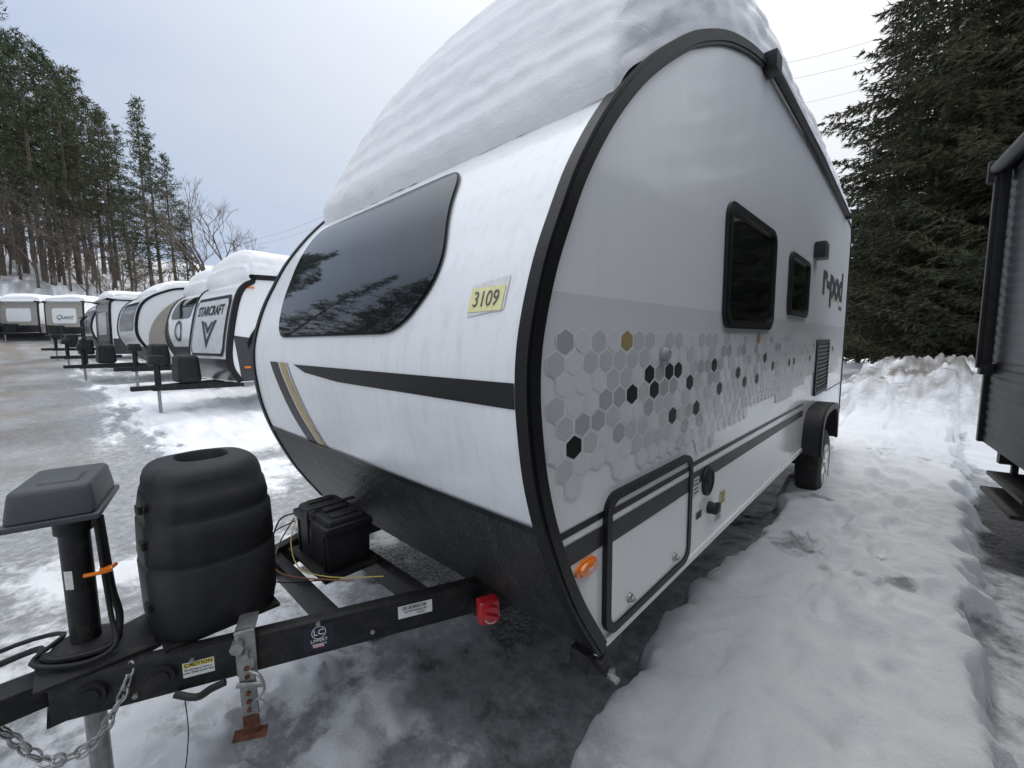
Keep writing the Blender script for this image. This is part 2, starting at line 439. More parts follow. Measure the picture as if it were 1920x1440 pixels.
def axis(a,b,st,lo,hi,g):
    v=[];x=a
    while x<=b: v.append(x);x+=st
    s=st;x=v[-1]
    while x<hi: s*=g;x+=s;v.append(x)
    s=st;x=a;l=[]
    while x>lo: s*=g;x-=s;l.append(x)
    return l[::-1]+v
xs=axis(-2.6,1.6,.024,-500,500,1.04);ys=axis(-.3,5.2,.026,-400,600,1.035)
vs=[];A=[[],[],[],[]]
for y in ys:
    for x in xs:
        if abs(x)<130 and abs(y)<130: h,a,b,c,d=ground(x,y)
        else: h,a,b,c,d=far_h(x,y),.9,0,0,0
        vs.append((x,y,h));A[0].append(a);A[1].append(b);A[2].append(c);A[3].append(d)
nx=len(xs);fs=[(j*nx+i,j*nx+i+1,(j+1)*nx+i+1,(j+1)*nx+i) for j in range(len(ys)-1) for i in range(nx-1)]
def ground_mat():
    m,t,b=nt('ground_snow_ice')
    tc=N(t,'ShaderNodeTexCoord');o=tc.outputs['Object']
    at=[]
    for k in('snow','gravel_shade','brown','wet'):
        a=N(t,'ShaderNodeAttribute');a.attribute_name=k;at.append(a.outputs['Fac'])
    nf=noise_node(t,11,9,.72,o);nm=noise_node(t,2.2,7,.65,o);ng=noise_node(t,70,7,.85,o)
    vo=N(t,'ShaderNodeTexVoronoi');vo.inputs['Scale'].default_value=42;t.links.new(o,vo.inputs['Vector'])
    sn=ramp(t,nm.outputs['Fac'],[(.3,(.76,.785,.82)),(.7,(.89,.90,.915))])
    ice=ramp(t,nf.outputs['Fac'],[(.3,(.21,.22,.23)),(.5,(.34,.355,.37)),(.7,(.56,.58,.60))])
    gr=ramp(t,vo.outputs['Distance'],[(.0,(.21,.21,.21)),(.35,(.09,.09,.092)),(.7,(.022,.022,.023))])
    br=ramp(t,nf.outputs['Fac'],[(.35,(.12,.105,.09)),(.65,(.34,.32,.295))])
    wt=ramp(t,nf.outputs['Fac'],[(.35,(.10,.103,.108)),(.66,(.38,.39,.40))])
    f=math_n(t,'ADD',at[0],math_n(t,'MULTIPLY',math_n(t,'SUBTRACT',nf.outputs['Fac'],.5),1.2))
    fs_=math_n(t,'MULTIPLY',math_n(t,'SUBTRACT',f,.32,True),2.6,True)
    c=mixc(t,fs_,ice.outputs['Color'],sn.outputs['Color'])
    c=mixc(t,math_n(t,'MULTIPLY',math_n(t,'SUBTRACT',.47,ng.outputs['Fac'],True),1.2,True),c,(.48,.50,.53))
    def blend(c,a,col,amp,th,gain):
        k=math_n(t,'MULTIPLY',math_n(t,'SUBTRACT',math_n(t,'ADD',a,math_n(t,'MULTIPLY',math_n(t,'SUBTRACT',nf.outputs['Fac'],.5),amp)),th,True),gain,True)
        k=math_n(t,'MULTIPLY',k,math_n(t,'MULTIPLY',a,5,True))
        return mixc(t,k,c,col),k
    c,_k=blend(c,at[2],br.outputs['Color'],1.0,.15,1.5)
    c,fw=blend(c,at[3],wt.outputs['Color'],1.0,.2,2.0)
    c,fg=blend(c,at[1],gr.outputs['Color'],1.4,.25,2.6)
    t.links.new(c,b.inputs['Base Color'])
    ro=math_n(t,'ADD',math_n(t,'MULTIPLY',fs_,.42),math_n(t,'ADD',math_n(t,'MULTIPLY',nm.outputs['Fac'],.34),.16),True)
    t.links.new(ro,b.inputs['Roughness'])
    b.inputs['Specular IOR Level'].default_value=.3
    bn=N(t,'ShaderNodeBump');bn.inputs['Strength'].default_value=.85;bn.inputs['Distance'].default_value=.022
    hh=math_n(t,'ADD',math_n(t,'MULTIPLY',ng.outputs['Fac'],.9),math_n(t,'ADD',math_n(t,'MULTIPLY',nf.outputs['Fac'],.9),math_n(t,'MULTIPLY',math_n(t,'MULTIPLY',vo.outputs['Distance'],-1.4),fg)))
    t.links.new(hh,bn.inputs['Height']);t.links.new(bn.outputs[0],b.inputs['Normal'])
    return m
M['ground']=ground_mat()
g=raw('ground',vs,fs,['ground'],smooth=True)
for k,a in zip(('snow','gravel_shade','brown','wet'),A):
    at=g.data.attributes.new(k,'FLOAT','POINT');at.data.foreach_set('value',a)
g['kind']='structure'
def gh(x,y): return ground(x,y)[0]
rw=random.Random(9);b=B('bark')
for k in range(260):
    x=rw.uniform(-.6,4.5);y=rw.uniform(10.5,15)
    z=gh(x,y)+.004;a=rw.uniform(0,6.28);L=rw.uniform(.04,.30)
    p0=Vector((x,y,z));p1=p0+Vector((math.cos(a)*L,math.sin(a)*L,rw.uniform(0,.3)*L))
    b.tube([p0,(p0+p1)/2+Vector((rw.gauss(0,.015),rw.gauss(0,.015),.003)),p1],rw.uniform(.002,.004),3)
o=b.done('fallen_twigs');o['kind']='stuff';o['label']='dead twigs and bark bits scattered over dirty snow'

# ------------------------------------------------------------------ main trailer
W=2.22
PR=[(1.164,.588),(1.008,.828),(.90,1.056),(.84,1.236),(.812,1.40),(.804,1.536),(.820,1.668),(.872,1.836),(.940,1.98),(1.035,2.148),(1.188,2.345),(1.38,2.532),(1.62,2.712),(1.872,2.868),(2.256,3.04),(2.75,3.17),(3.3,3.215),(4.3,3.19),(7.12,3.084)]
PF=catmull(PR,6)
PFULL=PF+[(7.22,3.06),(7.27,2.98),(7.27,.62)]
def fy(z):
    for a,b in zip(PF[:-1],PF[1:]):
        if a[1]<=z<=b[1] and b[1]>a[1]:
            k=(z-a[1])/(b[1]-a[1]);return a[0]+k*(b[0]-a[0])
    return PF[0][0] if z<PF[0][1] else 3.3
def roofz(y):
    for a,b in zip(PF[30:-1],PF[31:]):
        if a[0]<=y<=b[0]: 
            k=(y-a[0])/max(1e-6,b[0]-a[0]);return a[1]+k*(b[1]-a[1])
    return 3.08
def fpt(x,z,off=0):
    y=fy(z);d=(fy(z+.01)-fy(z-.01))/.02;n=Vector((0,-1,d)).normalized()
    return Vector((x,y,z))+n*off
TT=thing('travel_trailer','white teardrop-profile travel trailer with hexagon decals and snow-covered roof','travel trailer',(-1.1,4,0))
TT_inv=Matrix.Translation((1.1,-4,0))
def P_(o): o.matrix_parent_inverse=TT_inv;return o
_done=B.done
class T(B):
    def done(s,name,parent=None,smooth=True,ang=35):
        o=_done(s,name,parent or TT,smooth,ang)
        if parent is None: P_(o)
        return o
b=T('white_side');b.prism(PFULL,-.03,0);b.done('side_wall')
b=T('white_plain');b.prism(PFULL,-W,-W+.03);b.done('side_wall')
k0=[i for i,p in enumerate(PF) if p[1]>=1.11][0]
up=[(fy(1.112),1.112)]+PF[k0:]+[(7.22,3.06),(7.265,2.98),(7.265,.62)]
b=T('white_front')
vs=[];fs=[]
for i,(y,z) in enumerate(up): vs+=[(-W+.012,y,z),(-.012,y,z)]
for i in range(len(up)-1): fs.append((2*i,2*i+1,2*i+3,2*i+2))
b.add(vs,fs);b.done('front_and_roof_skin')
lo=[p for p in PF if p[1]<1.11]+[(fy(1.11),1.11)]
b=T('diamond');vs=[];fs=[]
for (y,z) in lo: vs+=[(-W+.014,y-.004,z),(-.014,y-.004,z)]
for i in range(len(lo)-1): fs.append((2*i,2*i+1,2*i+3,2*i+2))
b.add(vs,fs);b.done('stone_guard')
b=T('trim')
zz=[1.098,1.122];vs=[fpt(x,z,.008) for z in zz for x in(-W+.02,-.02)];b.add(vs,[(0,1,3,2)]);b.done('guard_trim')
b=T('steel');b.box((-W/2,4.25,.60),(W-.06,5.9,.04));
for x in(-.55,-1.67): b.box((x,4.1,.53),(.06,5.9,.12))
for y in(1.5,3,4.6,6.4): b.box((-W/2,y,.54),(W-.2,.05,.08))
b.done('underbody')
def off_in(P,d):
    out=[]
    for i,p in enumerate(P):
        a=P[max(i-1,0)];c=P[min(i+1,len(P)-1)]
        tx,ty=c[0]-a[0],c[1]-a[1];l=math.hypot(tx,ty)
        out.append((p[0]+d*ty/l,p[1]-d*tx/l))
    return out
tp=[p for p in PF if p[0]<2.95]
cut=len(tp)
for x0,x1 in((-.025,.016),(-W-.016,-W+.025)):
    b=T('trim')
    O=off_in(PF,-.010)[:cut];I=off_in(PF,.047)[:cut]
    I2=off_in(PF,.034)[:cut]
    b.ring(O,I,x0,x1,closed=False)
    xx=(x1-.001,x1+.006) if x0>-1 else (x0-.006,x0+.001)
    b.ring(off_in(PF,.004)[:cut],I2,xx[0],xx[1],closed=False)
    b.done('corner_trim')
b=T('trim')
O=off_in(PF,-.012)[cut-2:];I=off_in(PF,.022)[cut-2:]
b.ring(O+[(7.25,3.075),(7.285,2.98),(7.285,.62)],I+[(7.20,3.04),(7.25,2.96),(7.25,.62)],-.02,.010,closed=False)
b.done('roof_edge_trim')
b=T('trim')
b.tube([(.032,2.86,3.165),(.032,4.5,3.16),(.032,6.6,3.085)],.025,8)
b.box((.035,2.86,3.165),(.075,.12,.10),bev=.015)
b.box((.035,6.6,3.08),(.06,.07,.07),bev=.012)
b.done('awning_rail')
b=T('white_plain');b.box((.004,4.2,.603),(.012,6.1,.03));b.done('bottom_rail')
def sidewin(y0,y1,z0,z1,r=.09):
    b=T('trim')
    b.ring(rrect(y0,y1,z0,z1,r),rrect(y0+.035,y1-.035,z0+.03,z1-.03,r*.75),-.01,.018)
    b.ring(rrect(y0+.02,y1-.02,z0+.017,z1-.017,r*.85),rrect(y0+.05,y1-.05,z0+.043,z1-.043,r*.6),.005,.025)
    fr=b.done('window_frame')
    b=T('glass_side');b.prism(rrect(y0+.03,y1-.03,z0+.025,z1-.025,r*.7),.003,.009);b.done('window_glass')
sidewin(2.29,3.27,1.695,2.325);sidewin(3.72,4.48,1.81,2.28,.07)
b=T('plastic');b.box((.045,4.78,2.42),(.09,.20,.15),bev=.02,taper=(1,.9));b.done('porch_lamp')
b=T('plastic');b.ring(rrect(5.1,5.9,1.06,1.62,.04),rrect(5.15,5.85,1.10,1.58,.03),0,.018)
for k in range(12): b.box((.008,5.5,1.115+k*.040),(.014,.70,.022),rot=(0,.5,0))
b.box((.002,5.5,1.34),(.004,.72,.50));b.done('refrigerator_vent')
b=T('fitting');b.lathe([(0,.034),(.008,.034),(.012,.027),(.026,.024),(.032,.016),(.032,0.0)],(0,1.61,1.585),n=24);b.box((.014,1.61,1.552),(.02,.022,.022),bev=.004);b.done('cable_inlet')
def sstripe(n,y0,y1,z0,z1,zr0,zr1,m,x=.0025):
    b=T(m);b.add([(x,y0,z0),(x,y1,zr0),(x,y1,zr1),(x,y0,z1)],[(0,1,2,3)]);return b.done(n)
sstripe('thin_stripe',.925,4.62,1.058,1.082,1.03,1.05,'stripe_black')
sstripe('thick_stripe',.945,4.62,.962,1.034,.93,.985,'stripe_grey')
b=T('stripe_black');b.add([(.0025,5.9,1.045),(.0025,7.2,1.045),(.0025,7.2,1.03),(.0025,5.9,1.03)],[(0,1,2,3)]);b.done('thin_stripe')
# hex decals
rx=random.Random(11)
hv=[];hf=[];hm=[]
def hexa(y,z,r,mi,x):
    o=len(hv)
    for i in range(6):
        a=R(30+60*i);hv.append((x,y+r*math.cos(a)*1.22,z+r*math.sin(a)))
    hf.append(tuple(range(o,o+6)));hm.append(mi)
r0=.0415;dx=r0*math.sqrt(3)*1.22;dz=r0*1.5
BL=[(1.05,1.351),(1.357,1.441),(1.519,1.485),(1.568,1.425),(1.719,1.513),(1.855,1.436),(1.80,1.50),(1.691,1.306),(1.96,1.322),(2.177,1.518),(2.268,1.414),(2.726,1.415),(2.62,1.47),(3.0,1.40),(3.2,1.52),(3.35,1.44),(3.9,1.47),(4.1,1.42),(4.8,1.46),(6.2,1.5)]
GL=[(1.344,1.658),(2.95,1.66),(5.0,1.6)]
yin=off_in(PF,.052)
def yinner(z):
    for a,b_ in zip(yin[:-1],yin[1:]):
        if a[1]<=z<=b_[1]: return a[0]
    return .9
cells=[];row=0;z=1.14
while z<1.70:
    y=.80+(dx/2 if row%2 else 0)
    while y<6.9:
        if y-r0*1.05>yinner(z): cells.append((y,z))
        y+=dx
    z+=dz;row+=1
def near_cell(p): return min(range(len(cells)),key=lambda i:(cells[i][0]-p[0])**2+((cells[i][1]-p[1])*1.2)**2)
bi={near_cell(p) for p in BL};gi={near_cell(p) for p in GL}
for i,(y,z) in enumerate(cells):
    fr=(y-.85)/6
    cz=1.44+.02*math.sin(y*1.7)
    hwid=.27-.11*fr+.035*math.sin(y*3.3+1)
    if y<1.3: hwid*=1.05
    d=abs(z-cz)/hwid
    mi=None
    if i in bi: mi=3
    elif i in gi: mi=4
    elif d<1.05:
        q=rx.random()
        if d>.82: mi=0 if q<.75 else 1
        elif q<.38: mi=1
        elif q<.62-.3*fr: mi=2
        else: mi=0
        if mi==2 and y<1.15 and rx.random()<.4: mi=1
        if y>3 and rx.random()<.5*min(1,(y-3)/2): mi=0
    if mi is not None:
        hexa(y,z,r0*1.0,5,.0022);hexa(y,z,r0*.87,mi,.0036)
hx=raw('hexagon_decal',hv,hf,['hex1','hex2','hex3','stripe_black','gold','hexline'],TT,mi=hm);P_(hx)
def tP(*a,**k): return P_(text(*a,**k))
tP('model_lettering','r-pod',.46,(.004,6.02,2.23),(0,1,0),(0,0,1),'ink',TT,bold=.018,width=1.45)
tP('model_lettering','limited',.09,(.004,6.65,2.00),(0,1,0),(0,0,1),'stripe_grey',TT,width=1.2)
b=T('gold');b.add([(.0035,5.8,2.065),(.0035,6.5,2.055),(.0035,6.5,2.07),(.0035,5.8,2.08)],[(0,1,2,3)]);b.done('lettering_underline')
b=T('trim');b.ring(rrect(1.19,1.93,.625,1.13,.07),rrect(1.222,1.898,.653,1.102,.05),-.005,.020);b.done('baggage_door_frame')
b=T('white_plain');b.prism(rrect(1.222,1.898,.652,1.103,.05),.0,.012);bd=b.done('baggage_door')
b=T('stripe_black');b.add([(.0145,1.228,1.055),(.0145,1.892,1.052),(.0145,1.892,1.074),(.0145,1.228,1.079)],[(0,1,2,3)],0);b.done('door_thin_stripe')
b=T('stripe_grey');b.add([(.0145,1.228,.960),(.0145,1.892,.955),(.0145,1.892,1.026),(.0145,1.228,1.032)],[(0,1,2,3)],0);b.done('door_thick_stripe')
for y in(1.36,1.76):
    b=T('galv');b.lathe([(.012,.018),(.022,.017),(.026,.010),(.034,.009),(.036,0)],(0,y,.70),n=16);b.done('door_latch')
b=T('orange','alloy')
b.lathe([(0,.062),(.008,.061),(.010,.050),(.018,.044),(.022,.0)],(0,0,0),n=28,mi=0,X=Matrix.Translation((0.0,1.09,.925))@Matrix.Diagonal((1,1,.46,1)))
b.box((.021,1.09,.925),(.004,.026,.010),mi=1);b.done('side_marker_light')
b=T('plastic')
b.lathe([(0,.074),(.014,.072),(.018,.058),(.012,.052),(.012,.02),(.018,.015),(.018,0)],(0,2.17,.935),n=28);b.done('round_vent')
b=T('plastic');b.lathe([(0,.032),(.01,.031),(.04,.028),(.045,0)],(0,2.21,.785),n=20);b.box((.034,2.23,.785),(.025,.06,.045),bev=.008);b.done('hookup_knob')
def lab(y,z,w_,h_,m,nm):
    b=T(m,'ink');b.add([(.003,y-w_/2,z-h_/2),(.003,y+w_/2,z-h_/2),(.003,y+w_/2,z+h_/2),(.003,y-w_/2,z+h_/2)],[(0,1,2,3)],0)
    if m!='ink':
        for k in range(4):
            zc_=z-h_*.35+k*h_*.22;b.add([(.0045,y-w_*.4,zc_),(.0045,y+w_*(.4-.1*(k%2)),zc_),(.0045,y+w_*(.4-.1*(k%2)),zc_+h_*.07),(.0045,y-w_*.4,zc_+h_*.07)],[(0,1,2,3)],1)
    b.done(nm)
lab(2.02,.945,.07,.09,'paper','warning_label');lab(2.42,.78,.09,.075,'yellow','yellow_label');lab(2.07,.79,.07,.035,'ink','black_label');lab(2.36,.70,.10,.06,'paper','warning_label')
fo=[];fi=[]
for k in range(17):
    a=math.pi*k/16
    yy=5.22-.56*math.copysign(abs(math.cos(a))**.55,math.cos(a));z_=.56+.42*abs(math.sin(a))**.55
    fo.append((yy,z_));fi.append((5.22+(yy-5.22)*.95,.56+(z_-.56)*.93))
b=T('plastic');b.ring(fo,fi,0,.15,closed=False);b.ring(fo,[(5.22+(a-5.22)*.88,.56+(c-.56)*.86) for a,c in fo],.135,.155,closed=False);b.done('fender')
def wheel(X,c,parent,cls):
    b=cls('rubber');r=.365
    b.lathe([(-.10,.20),(-.105,.30),(-.085,r-.015),(-.06,r),(.06,r),(.085,r-.015),(.105,.30),(.10,.20),(.06,.195),(-.06,.195),(-.10,.20)],c,n=48,X=X);ty=b.done('tyre',parent)
    b=cls('alloy','steel');b.lathe([(.095,.215),(.108,.205),(.10,.19),(.05,.185),(.03,.18),(.03,0)],c,n=40,X=X,mi=0)
    for k in range(6):
        a=2*math.pi*k/6
        Q=(X or Matrix())@Matrix.Translation(c)@Matrix.Rotation(a,4,'X')
        b.box((.085,0,.11),(.04,.045,.17),bev=.008,X=Q)
        b.box((.035,.05,.11),(.01,.05,.10),mi=1,X=Q)
    b.lathe([(.08,.06),(.112,.05),(.118,.03),(.118,0)],c,n=20,X=X);b.done('rim',parent)
wheel(None,(.02,5.22,.362),None,T)
wheel(Matrix.Translation((-2.16,0,0)),(-.055,5.22,.362),None,T)
b=T('steel');b.cyl((-2.1,5.22,.362),(-.1,5.22,.362),.04);b.done('axle')
b=T('steel','galv');b.box((-.05,1.24,.55),(.08,.22,.07),bev=.01);b.box((.0,1.20,.53),(.05,.05,.09),rot=(.5,0,0),bev=.01);b.cyl((.0,1.21,.50),(.06,1.20,.495),.013,mi=1);b.cyl((.02,1.21,.50),(.035,1.21,.50),.020,n=6,mi=1);b.done('stabiliser_bracket')
def convex_rows(poly,n,off,mat,name,inset=0):
    zs=[p[1] for p in poly];z0,z1=min(zs)+1e-4,max(zs)-1e-4
    vs=[];fs=[];NC=10
    for k in range(n+1):
        kk=.5-.5*math.cos(math.pi*k/n);z=z0+(z1-z0)*kk;X_=[]
        for a,c in zip(poly,poly[1:]+poly[:1]):
            if (a[1]-z)*(c[1]-z)<=0 and a[1]!=c[1]:
                X_.append(a[0]+(c[0]-a[0])*(z-a[1])/(c[1]-a[1]))
        xa,xb=min(X_),max(X_)
        for j in range(NC+1): vs.append(fpt(xa+(xb-xa)*j/NC,z,off))
    for k in range(n):
        for j in range(NC): fs.append((k*(NC+1)+j,k*(NC+1)+j+1,(k+1)*(NC+1)+j+1,(k+1)*(NC+1)+j))
    o=raw(name,vs,fs,[mat],TT,smooth=True);P_(o);return o
def roundpoly(C_,r,n=7):
    out=[]
    m=len(C_)
    for i in range(m):
        p=Vector(C_[i]);a=(Vector(C_[i-1])-p);c=(Vector(C_[(i+1)%m])-p)
        ri=r[i];A_=p+a.normalized()*ri;C2=p+c.normalized()*ri
        for k in range(n+1):
            tt=k/n;q=A_*(1-tt)**2+p*2*tt*(1-tt)+C2*tt**2;out.append((q.x,q.y))
    return out
wpoly=[(-1.80,1.675),(-.60,1.675),(-.42,1.86),(-.64,2.325),(-2.03,2.325)]
convex_rows(roundpoly([(-1.806,1.668),(-.596,1.668),(-.412,1.86),(-.633,2.332),(-2.038,2.332)],[.10,.12,.12,.12,.13]),40,.008,'trim','front_window_frame')
convex_rows(roundpoly(wpoly,[.10,.12,.12,.12,.13]),40,.012,'glass','front_window_glass')
convex_rows([(-1.57,1.532),(-.034,1.532),(-.034,1.462),(-1.34,1.475)],4,.003,'stripe_black','front_stripe')
convex_rows([(-1.92,1.538),(-1.80,1.538),(-1.50,1.116),(-1.62,1.116)],12,.003,'stripe_grey','diagonal_stripe')
convex_rows([(-1.775,1.538),(-1.69,1.538),(-1.40,1.116),(-1.475,1.116)],12,.003,'gold','diagonal_stripe')
convex_rows([(-1.665,1.538),(-1.655,1.538),(-1.37,1.116),(-1.38,1.116)],12,.003,'stripe_grey','diagonal_stripe')
convex_rows([(-.248,1.712),(-.10,1.718),(-.10,1.822),(-.25,1.818)],4,.0028,'film','sticker_backing')
convex_rows([(-.248,1.725),(-.108,1.725),(-.108,1.795),(-.248,1.795)],4,.0045,'yellow','number_sticker')
tP('number_lettering','3109',.064,None,(1,0,0),(0,0,1),'inkgrey',TT,bold=0,width=.85,curve=lambda x,y,z:fpt(-.178+x,1.759+y,.006+z))

# ---------------- tongue
def frame_beam(bld,p0,p1,wd,h,mi=0):
    p0,p1=Vector(p0),Vector(p1);d=p1-p0;a=math.atan2(d.y,d.x)
    bld.box((p0+p1)/2,(d.length,wd,h),rot=(0,0,a),bev=.006,mi=mi)
zt=.66;zc=.596
b=T('steel')
frame_beam(b,(-.50,1.20,zc),(-1.075,-.10,zc),.055,.127)
frame_beam(b,(-1.72,1.20,zc),(-1.145,-.10,zc),.055,.127)
frame_beam(b,(-1.45,.62,zc),(-.77,.62,zc),.05,.09)
frame_beam(b,(-1.60,.93,zc),(-.62,.93,zc),.05,.09)
b.box((-1.12,.0,.665),(.21,.27,.012),bev=.003)
b.box((-1.12,-.02,.530),(.14,.20,.010),bev=.003)
b.box((-1.12,-.34,.618),(.10,.50,.085),bev=.02)
b.box((-1.13,-.68,.625),(.12,.20,.10),bev=.035)
b.lathe([(0,.085),(.02,.083),(.03,.06),(.03,.0)],(-1.17,-.02,.671),axis='Z',n=28)
b.done('tongue_frame')
bd=(Vector((-1.075,-.10,0))-Vector((-.50,1.20,0))).normalized();bn_=Vector((-bd.y,bd.x,0))
if bn_.x<0: bn_=-bn_
def bp(s,z,o=0):
    "point on the outer face of the near beam, s metres from the coupler end"
    p=Vector((-1.075,-.10,0))-bd*s+bn_*(.0275+o);return Vector((p.x,p.y,z))
for s in(.10,.27):
    b=T('steel');b.cyl(bp(s,.60,0),bp(s,.60,.012),.036,n=20);b.cyl(bp(s,.60,.012),bp(s,.60,.018),.022,n=16);b.done('round_fitting')
for s,z in((.35,.63),(.20,.56),(.72,.652),(.9,.57)):
    b=T('galv');b.cyl(bp(s,z,0),bp(s,z,.01),.008,n=6);b.done('bolt')
def beamlabel(s,z,wd,h,mat,name,txt=None):
    b=T(mat);p=[bp(s-wd/2,z-h/2,.002),bp(s+wd/2,z-h/2,.002),bp(s+wd/2,z+h/2,.002),bp(s-wd/2,z+h/2,.002)]
    b.add(p,[(0,1,2,3)]);b.done(name)
    for (tx,sz,dx_,dz_,mt) in (txt or []):
        o=bp(s+dx_,z+dz_,.0035);tP(name+'_lettering',tx,sz,o,-bd,(0,0,1),mt,TT)
beamlabel(.365,.600,.085,.05,'paper','caution_label',[('CAUTION',.017,0,.016,'ink'),('Do not step on frame or',.0075,0,.0,'ink'),('cover. Check coupler latch',.0075,0,-.010,'ink')])
b=T('yellow_b');b.add([bp(.325,.608,.0027),bp(.405,.608,.0027),bp(.405,.623,.0027),bp(.325,.623,.0027)],[(0,1,2,3)]);b.done('caution_label_band')
beamlabel(.72,.598,.10,.09,'navy','maker_label',[('LC',.03,0,.02,'paper'),('LIPPERT',.016,0,-.010,'paper'),('COMPONENTS',.007,0,-.024,'paper')])
b=T('paper');
q=[];cc=bp(.72,.618,.0035)
vs=[];fs=[]
for i in range(24):
    a=2*math.pi*i/24
    for r_ in(.0215,.0235): vs.append(cc-bd*(r_*math.cos(a))+Vector((0,0,r_*math.sin(a))))
for i in range(24):
    j=(i+1)%24;fs.append((2*i,2*i+1,2*j+1,2*j))
b.add(vs,fs);b.done('maker_emblem')
b=T('red','paper','navy')
for k in range(4):
    z=.562+k*.003;p=[bp(.70,z,.0033),bp(.735,z,.0033),bp(.735,z+.003,.0033),bp(.70,z+.003,.0033)];b.add(p,[(0,1,2,3)],k%2)
b.done('flag_print')
beamlabel(1.06,.615,.13,.05,'paper','serial_label',[('4X4TPUV18N6051787',.009,.0,-.002,'ink'),('AMERICA',.007,.02,-.014,'ink')])
b=T('ink');x_=1.01
rb=random.Random(2)
while x_<1.10:
    w_=rb.choice((.001,.002,.003));p=[bp(x_,.622,.0035),bp(x_+w_,.622,.0035),bp(x_+w_,.636,.0035),bp(x_,.636,.0035)];b.add(p,[(0,1,2,3)]);x_+=w_+rb.choice((.001,.002,.003))
b.done('bar_code_print')
J=Vector((-1.17,-.02,0))
b=T('steel');b.cyl((J.x,J.y,.665),(J.x,J.y,1.11),.037,n=24);b.cyl((J.x,J.y,.665),(J.x,J.y,.70),.055,n=24);b.cyl((J.x,J.y,1.06),(J.x,J.y,1.115),.046,n=24);b.done('jack_post')
b=T('film');
vs=[];
for k in range(5):
    a=R(-58+k*9)
    for z in(.885,.945): vs.append((J.x+.0378*math.cos(a),J.y+.0378*math.sin(a),z))
b.add(vs,[(2*k,2*k+2,2*k+3,2*k+1) for k in range(4)]);b.done('jack_label')
b=T('greyplastic')
ang=R(-12)
hxx=J.x-.092;hyy=J.y-.012
b.box((hxx,hyy,1.172),(.32,.20,.10),rot=(0,0,ang),bev=.02,taper=(.86,.88),seg=3)
b.box((hxx,hyy,1.117),(.335,.215,.018),rot=(0,0,ang),bev=.006)
b.box((hxx+.05,hyy,1.225),(.12,.10,.014),rot=(0,.05,ang),bev=.006,taper=(.85,.8))
b.done('jack_motor_head')
b=T('galv');b.cyl((J.x,J.y,.04),(J.x,J.y,.52),.028,n=20);b.cyl((J.x,J.y,.0),(J.x,J.y,.05),.036,n=20);b.box((J.x,J.y,.012),(.14,.14,.02),bev=.004);b.done('jack_foot')
b=T('plastic')
b.tube(catmull([(J.x+.03,J.y+.06,1.10),(J.x+.045,J.y+.065,.97),(J.x+.035,J.y+.07,.85),(J.x+.05,J.y+.08,.75),(J.x+.09,J.y+.05,.69),(J.x+.06,J.y-.06,.69),(J.x-.02,J.y-.10,.685),(J.x-.10,J.y-.12,.67),(J.x-.16,J.y-.3,.62)],5),.010,8);b.done('hose')
b=T('plastic')
b.tube(catmull([(J.x+.05,J.y+.05,1.10),(J.x+.065,J.y+.055,.92),(J.x+.07,J.y+.06,.78),(J.x+.12,J.y+.06,.70),(J.x+.12,J.y-.02,.685),(J.x+.02,J.y-.12,.69),(J.x-.08,J.y-.05,.70),(J.x-.15,J.y-.2,.68),(J.x-.12,J.y-.5,.62)],5),.007,8)
b.done('hose')
b=T('orange');b.tube([(J.x+.065,J.y+.01,.93),(J.x+.085,J.y+.06,.932),(J.x+.05,J.y+.085,.935)],.006,6);b.box((J.x+.075,J.y+.06,.935),(.03,.03,.012),bev=.003);b.done('cable_tie')
def chain(pts,name,step=.032):
    b=T('galv');P=[Vector(p) for p in catmull(pts,14)]
    acc=0;k=0;last=P[0]
    for p,q in zip(P[:-1],P[1:]):
        acc+=(q-p).length
        if acc>=step:
            acc=0;d=(q-last).normalized();c=(q+last)/2;last=q
            u=d.orthogonal().normalized();w_=d.cross(u)
            if k%2: u,w_=w_,u
            loop=[]
            for i in range(11):
                a=2*math.pi*i/10;loop.append(c+d*(.021*math.cos(a))+u*(.0115*math.sin(a)))
            b.tube(loop,.0038,5);k+=1
    b.done(name)
chain([(-.985,.07,.66),(-.96,.05,.60),(-.955,.0,.52),(-.97,-.04,.46),(-1.02,-.10,.43),(-1.08,-.16,.45),(-1.12,-.20,.52),(-1.11,-.26,.60)],'safety_chain')
chain([(-.985,.07,.64),(-.99,.03,.55),(-1.0,-.01,.46),(-1.04,-.06,.42),(-1.10,-.13,.40),(-1.15,-.18,.46),(-1.17,-.24,.58)],'safety_chain')
b=T('galv','rust')
s0=.50
def bb(s,z,o,d,mi,bev=.004,rot=0): 
    b.box(bp(s,z,o),(d[0],d[1],d[2]),rot=(0,rot,math.atan2(-bd.y,-bd.x)),bev=bev,mi=mi)
bb(s0,.62,.012,(.060,.012,.16),0);bb(s0,.695,-.03,(.060,.11,.010),0)
bb(s0,.50,.02,(.048,.010,.20),0)
for dz_ in(-.08,-.05,-.02,.01,.04,.07): b.cyl(bp(s0,.50+dz_,.026),bp(s0,.50+dz_,.029),.008,n=10,mi=1)
bb(s0+.0,.395,.014,(.048,.010,.15),1,.002);bb(s0-.005,.325,.015,(.10,.045,.008),1,.002,.12)
b.cyl(bp(s0,.62,.01),bp(s0,.62,.05),.014,n=8,mi=0);b.cyl(bp(s0-.02,.655,.01),bp(s0-.02,.655,.045),.02,n=8,mi=0)
b.tube(catmull([bp(s0+.01,.56,.03),bp(s0+.04,.55,.05),bp(s0+.05,.50,.05),bp(s0+.03,.47,.05)],4),.005,6,mi=0)
b.cyl(bp(s0-.03,.525,.035),bp(s0+.05,.505,.035),.008,n=8,mi=0)
b.tube([bp(s0+.03+.02*math.cos(a/10*6.28),.44+.025*math.sin(a/10*6.28),.045) for a in range(11)],.002,5,mi=0)
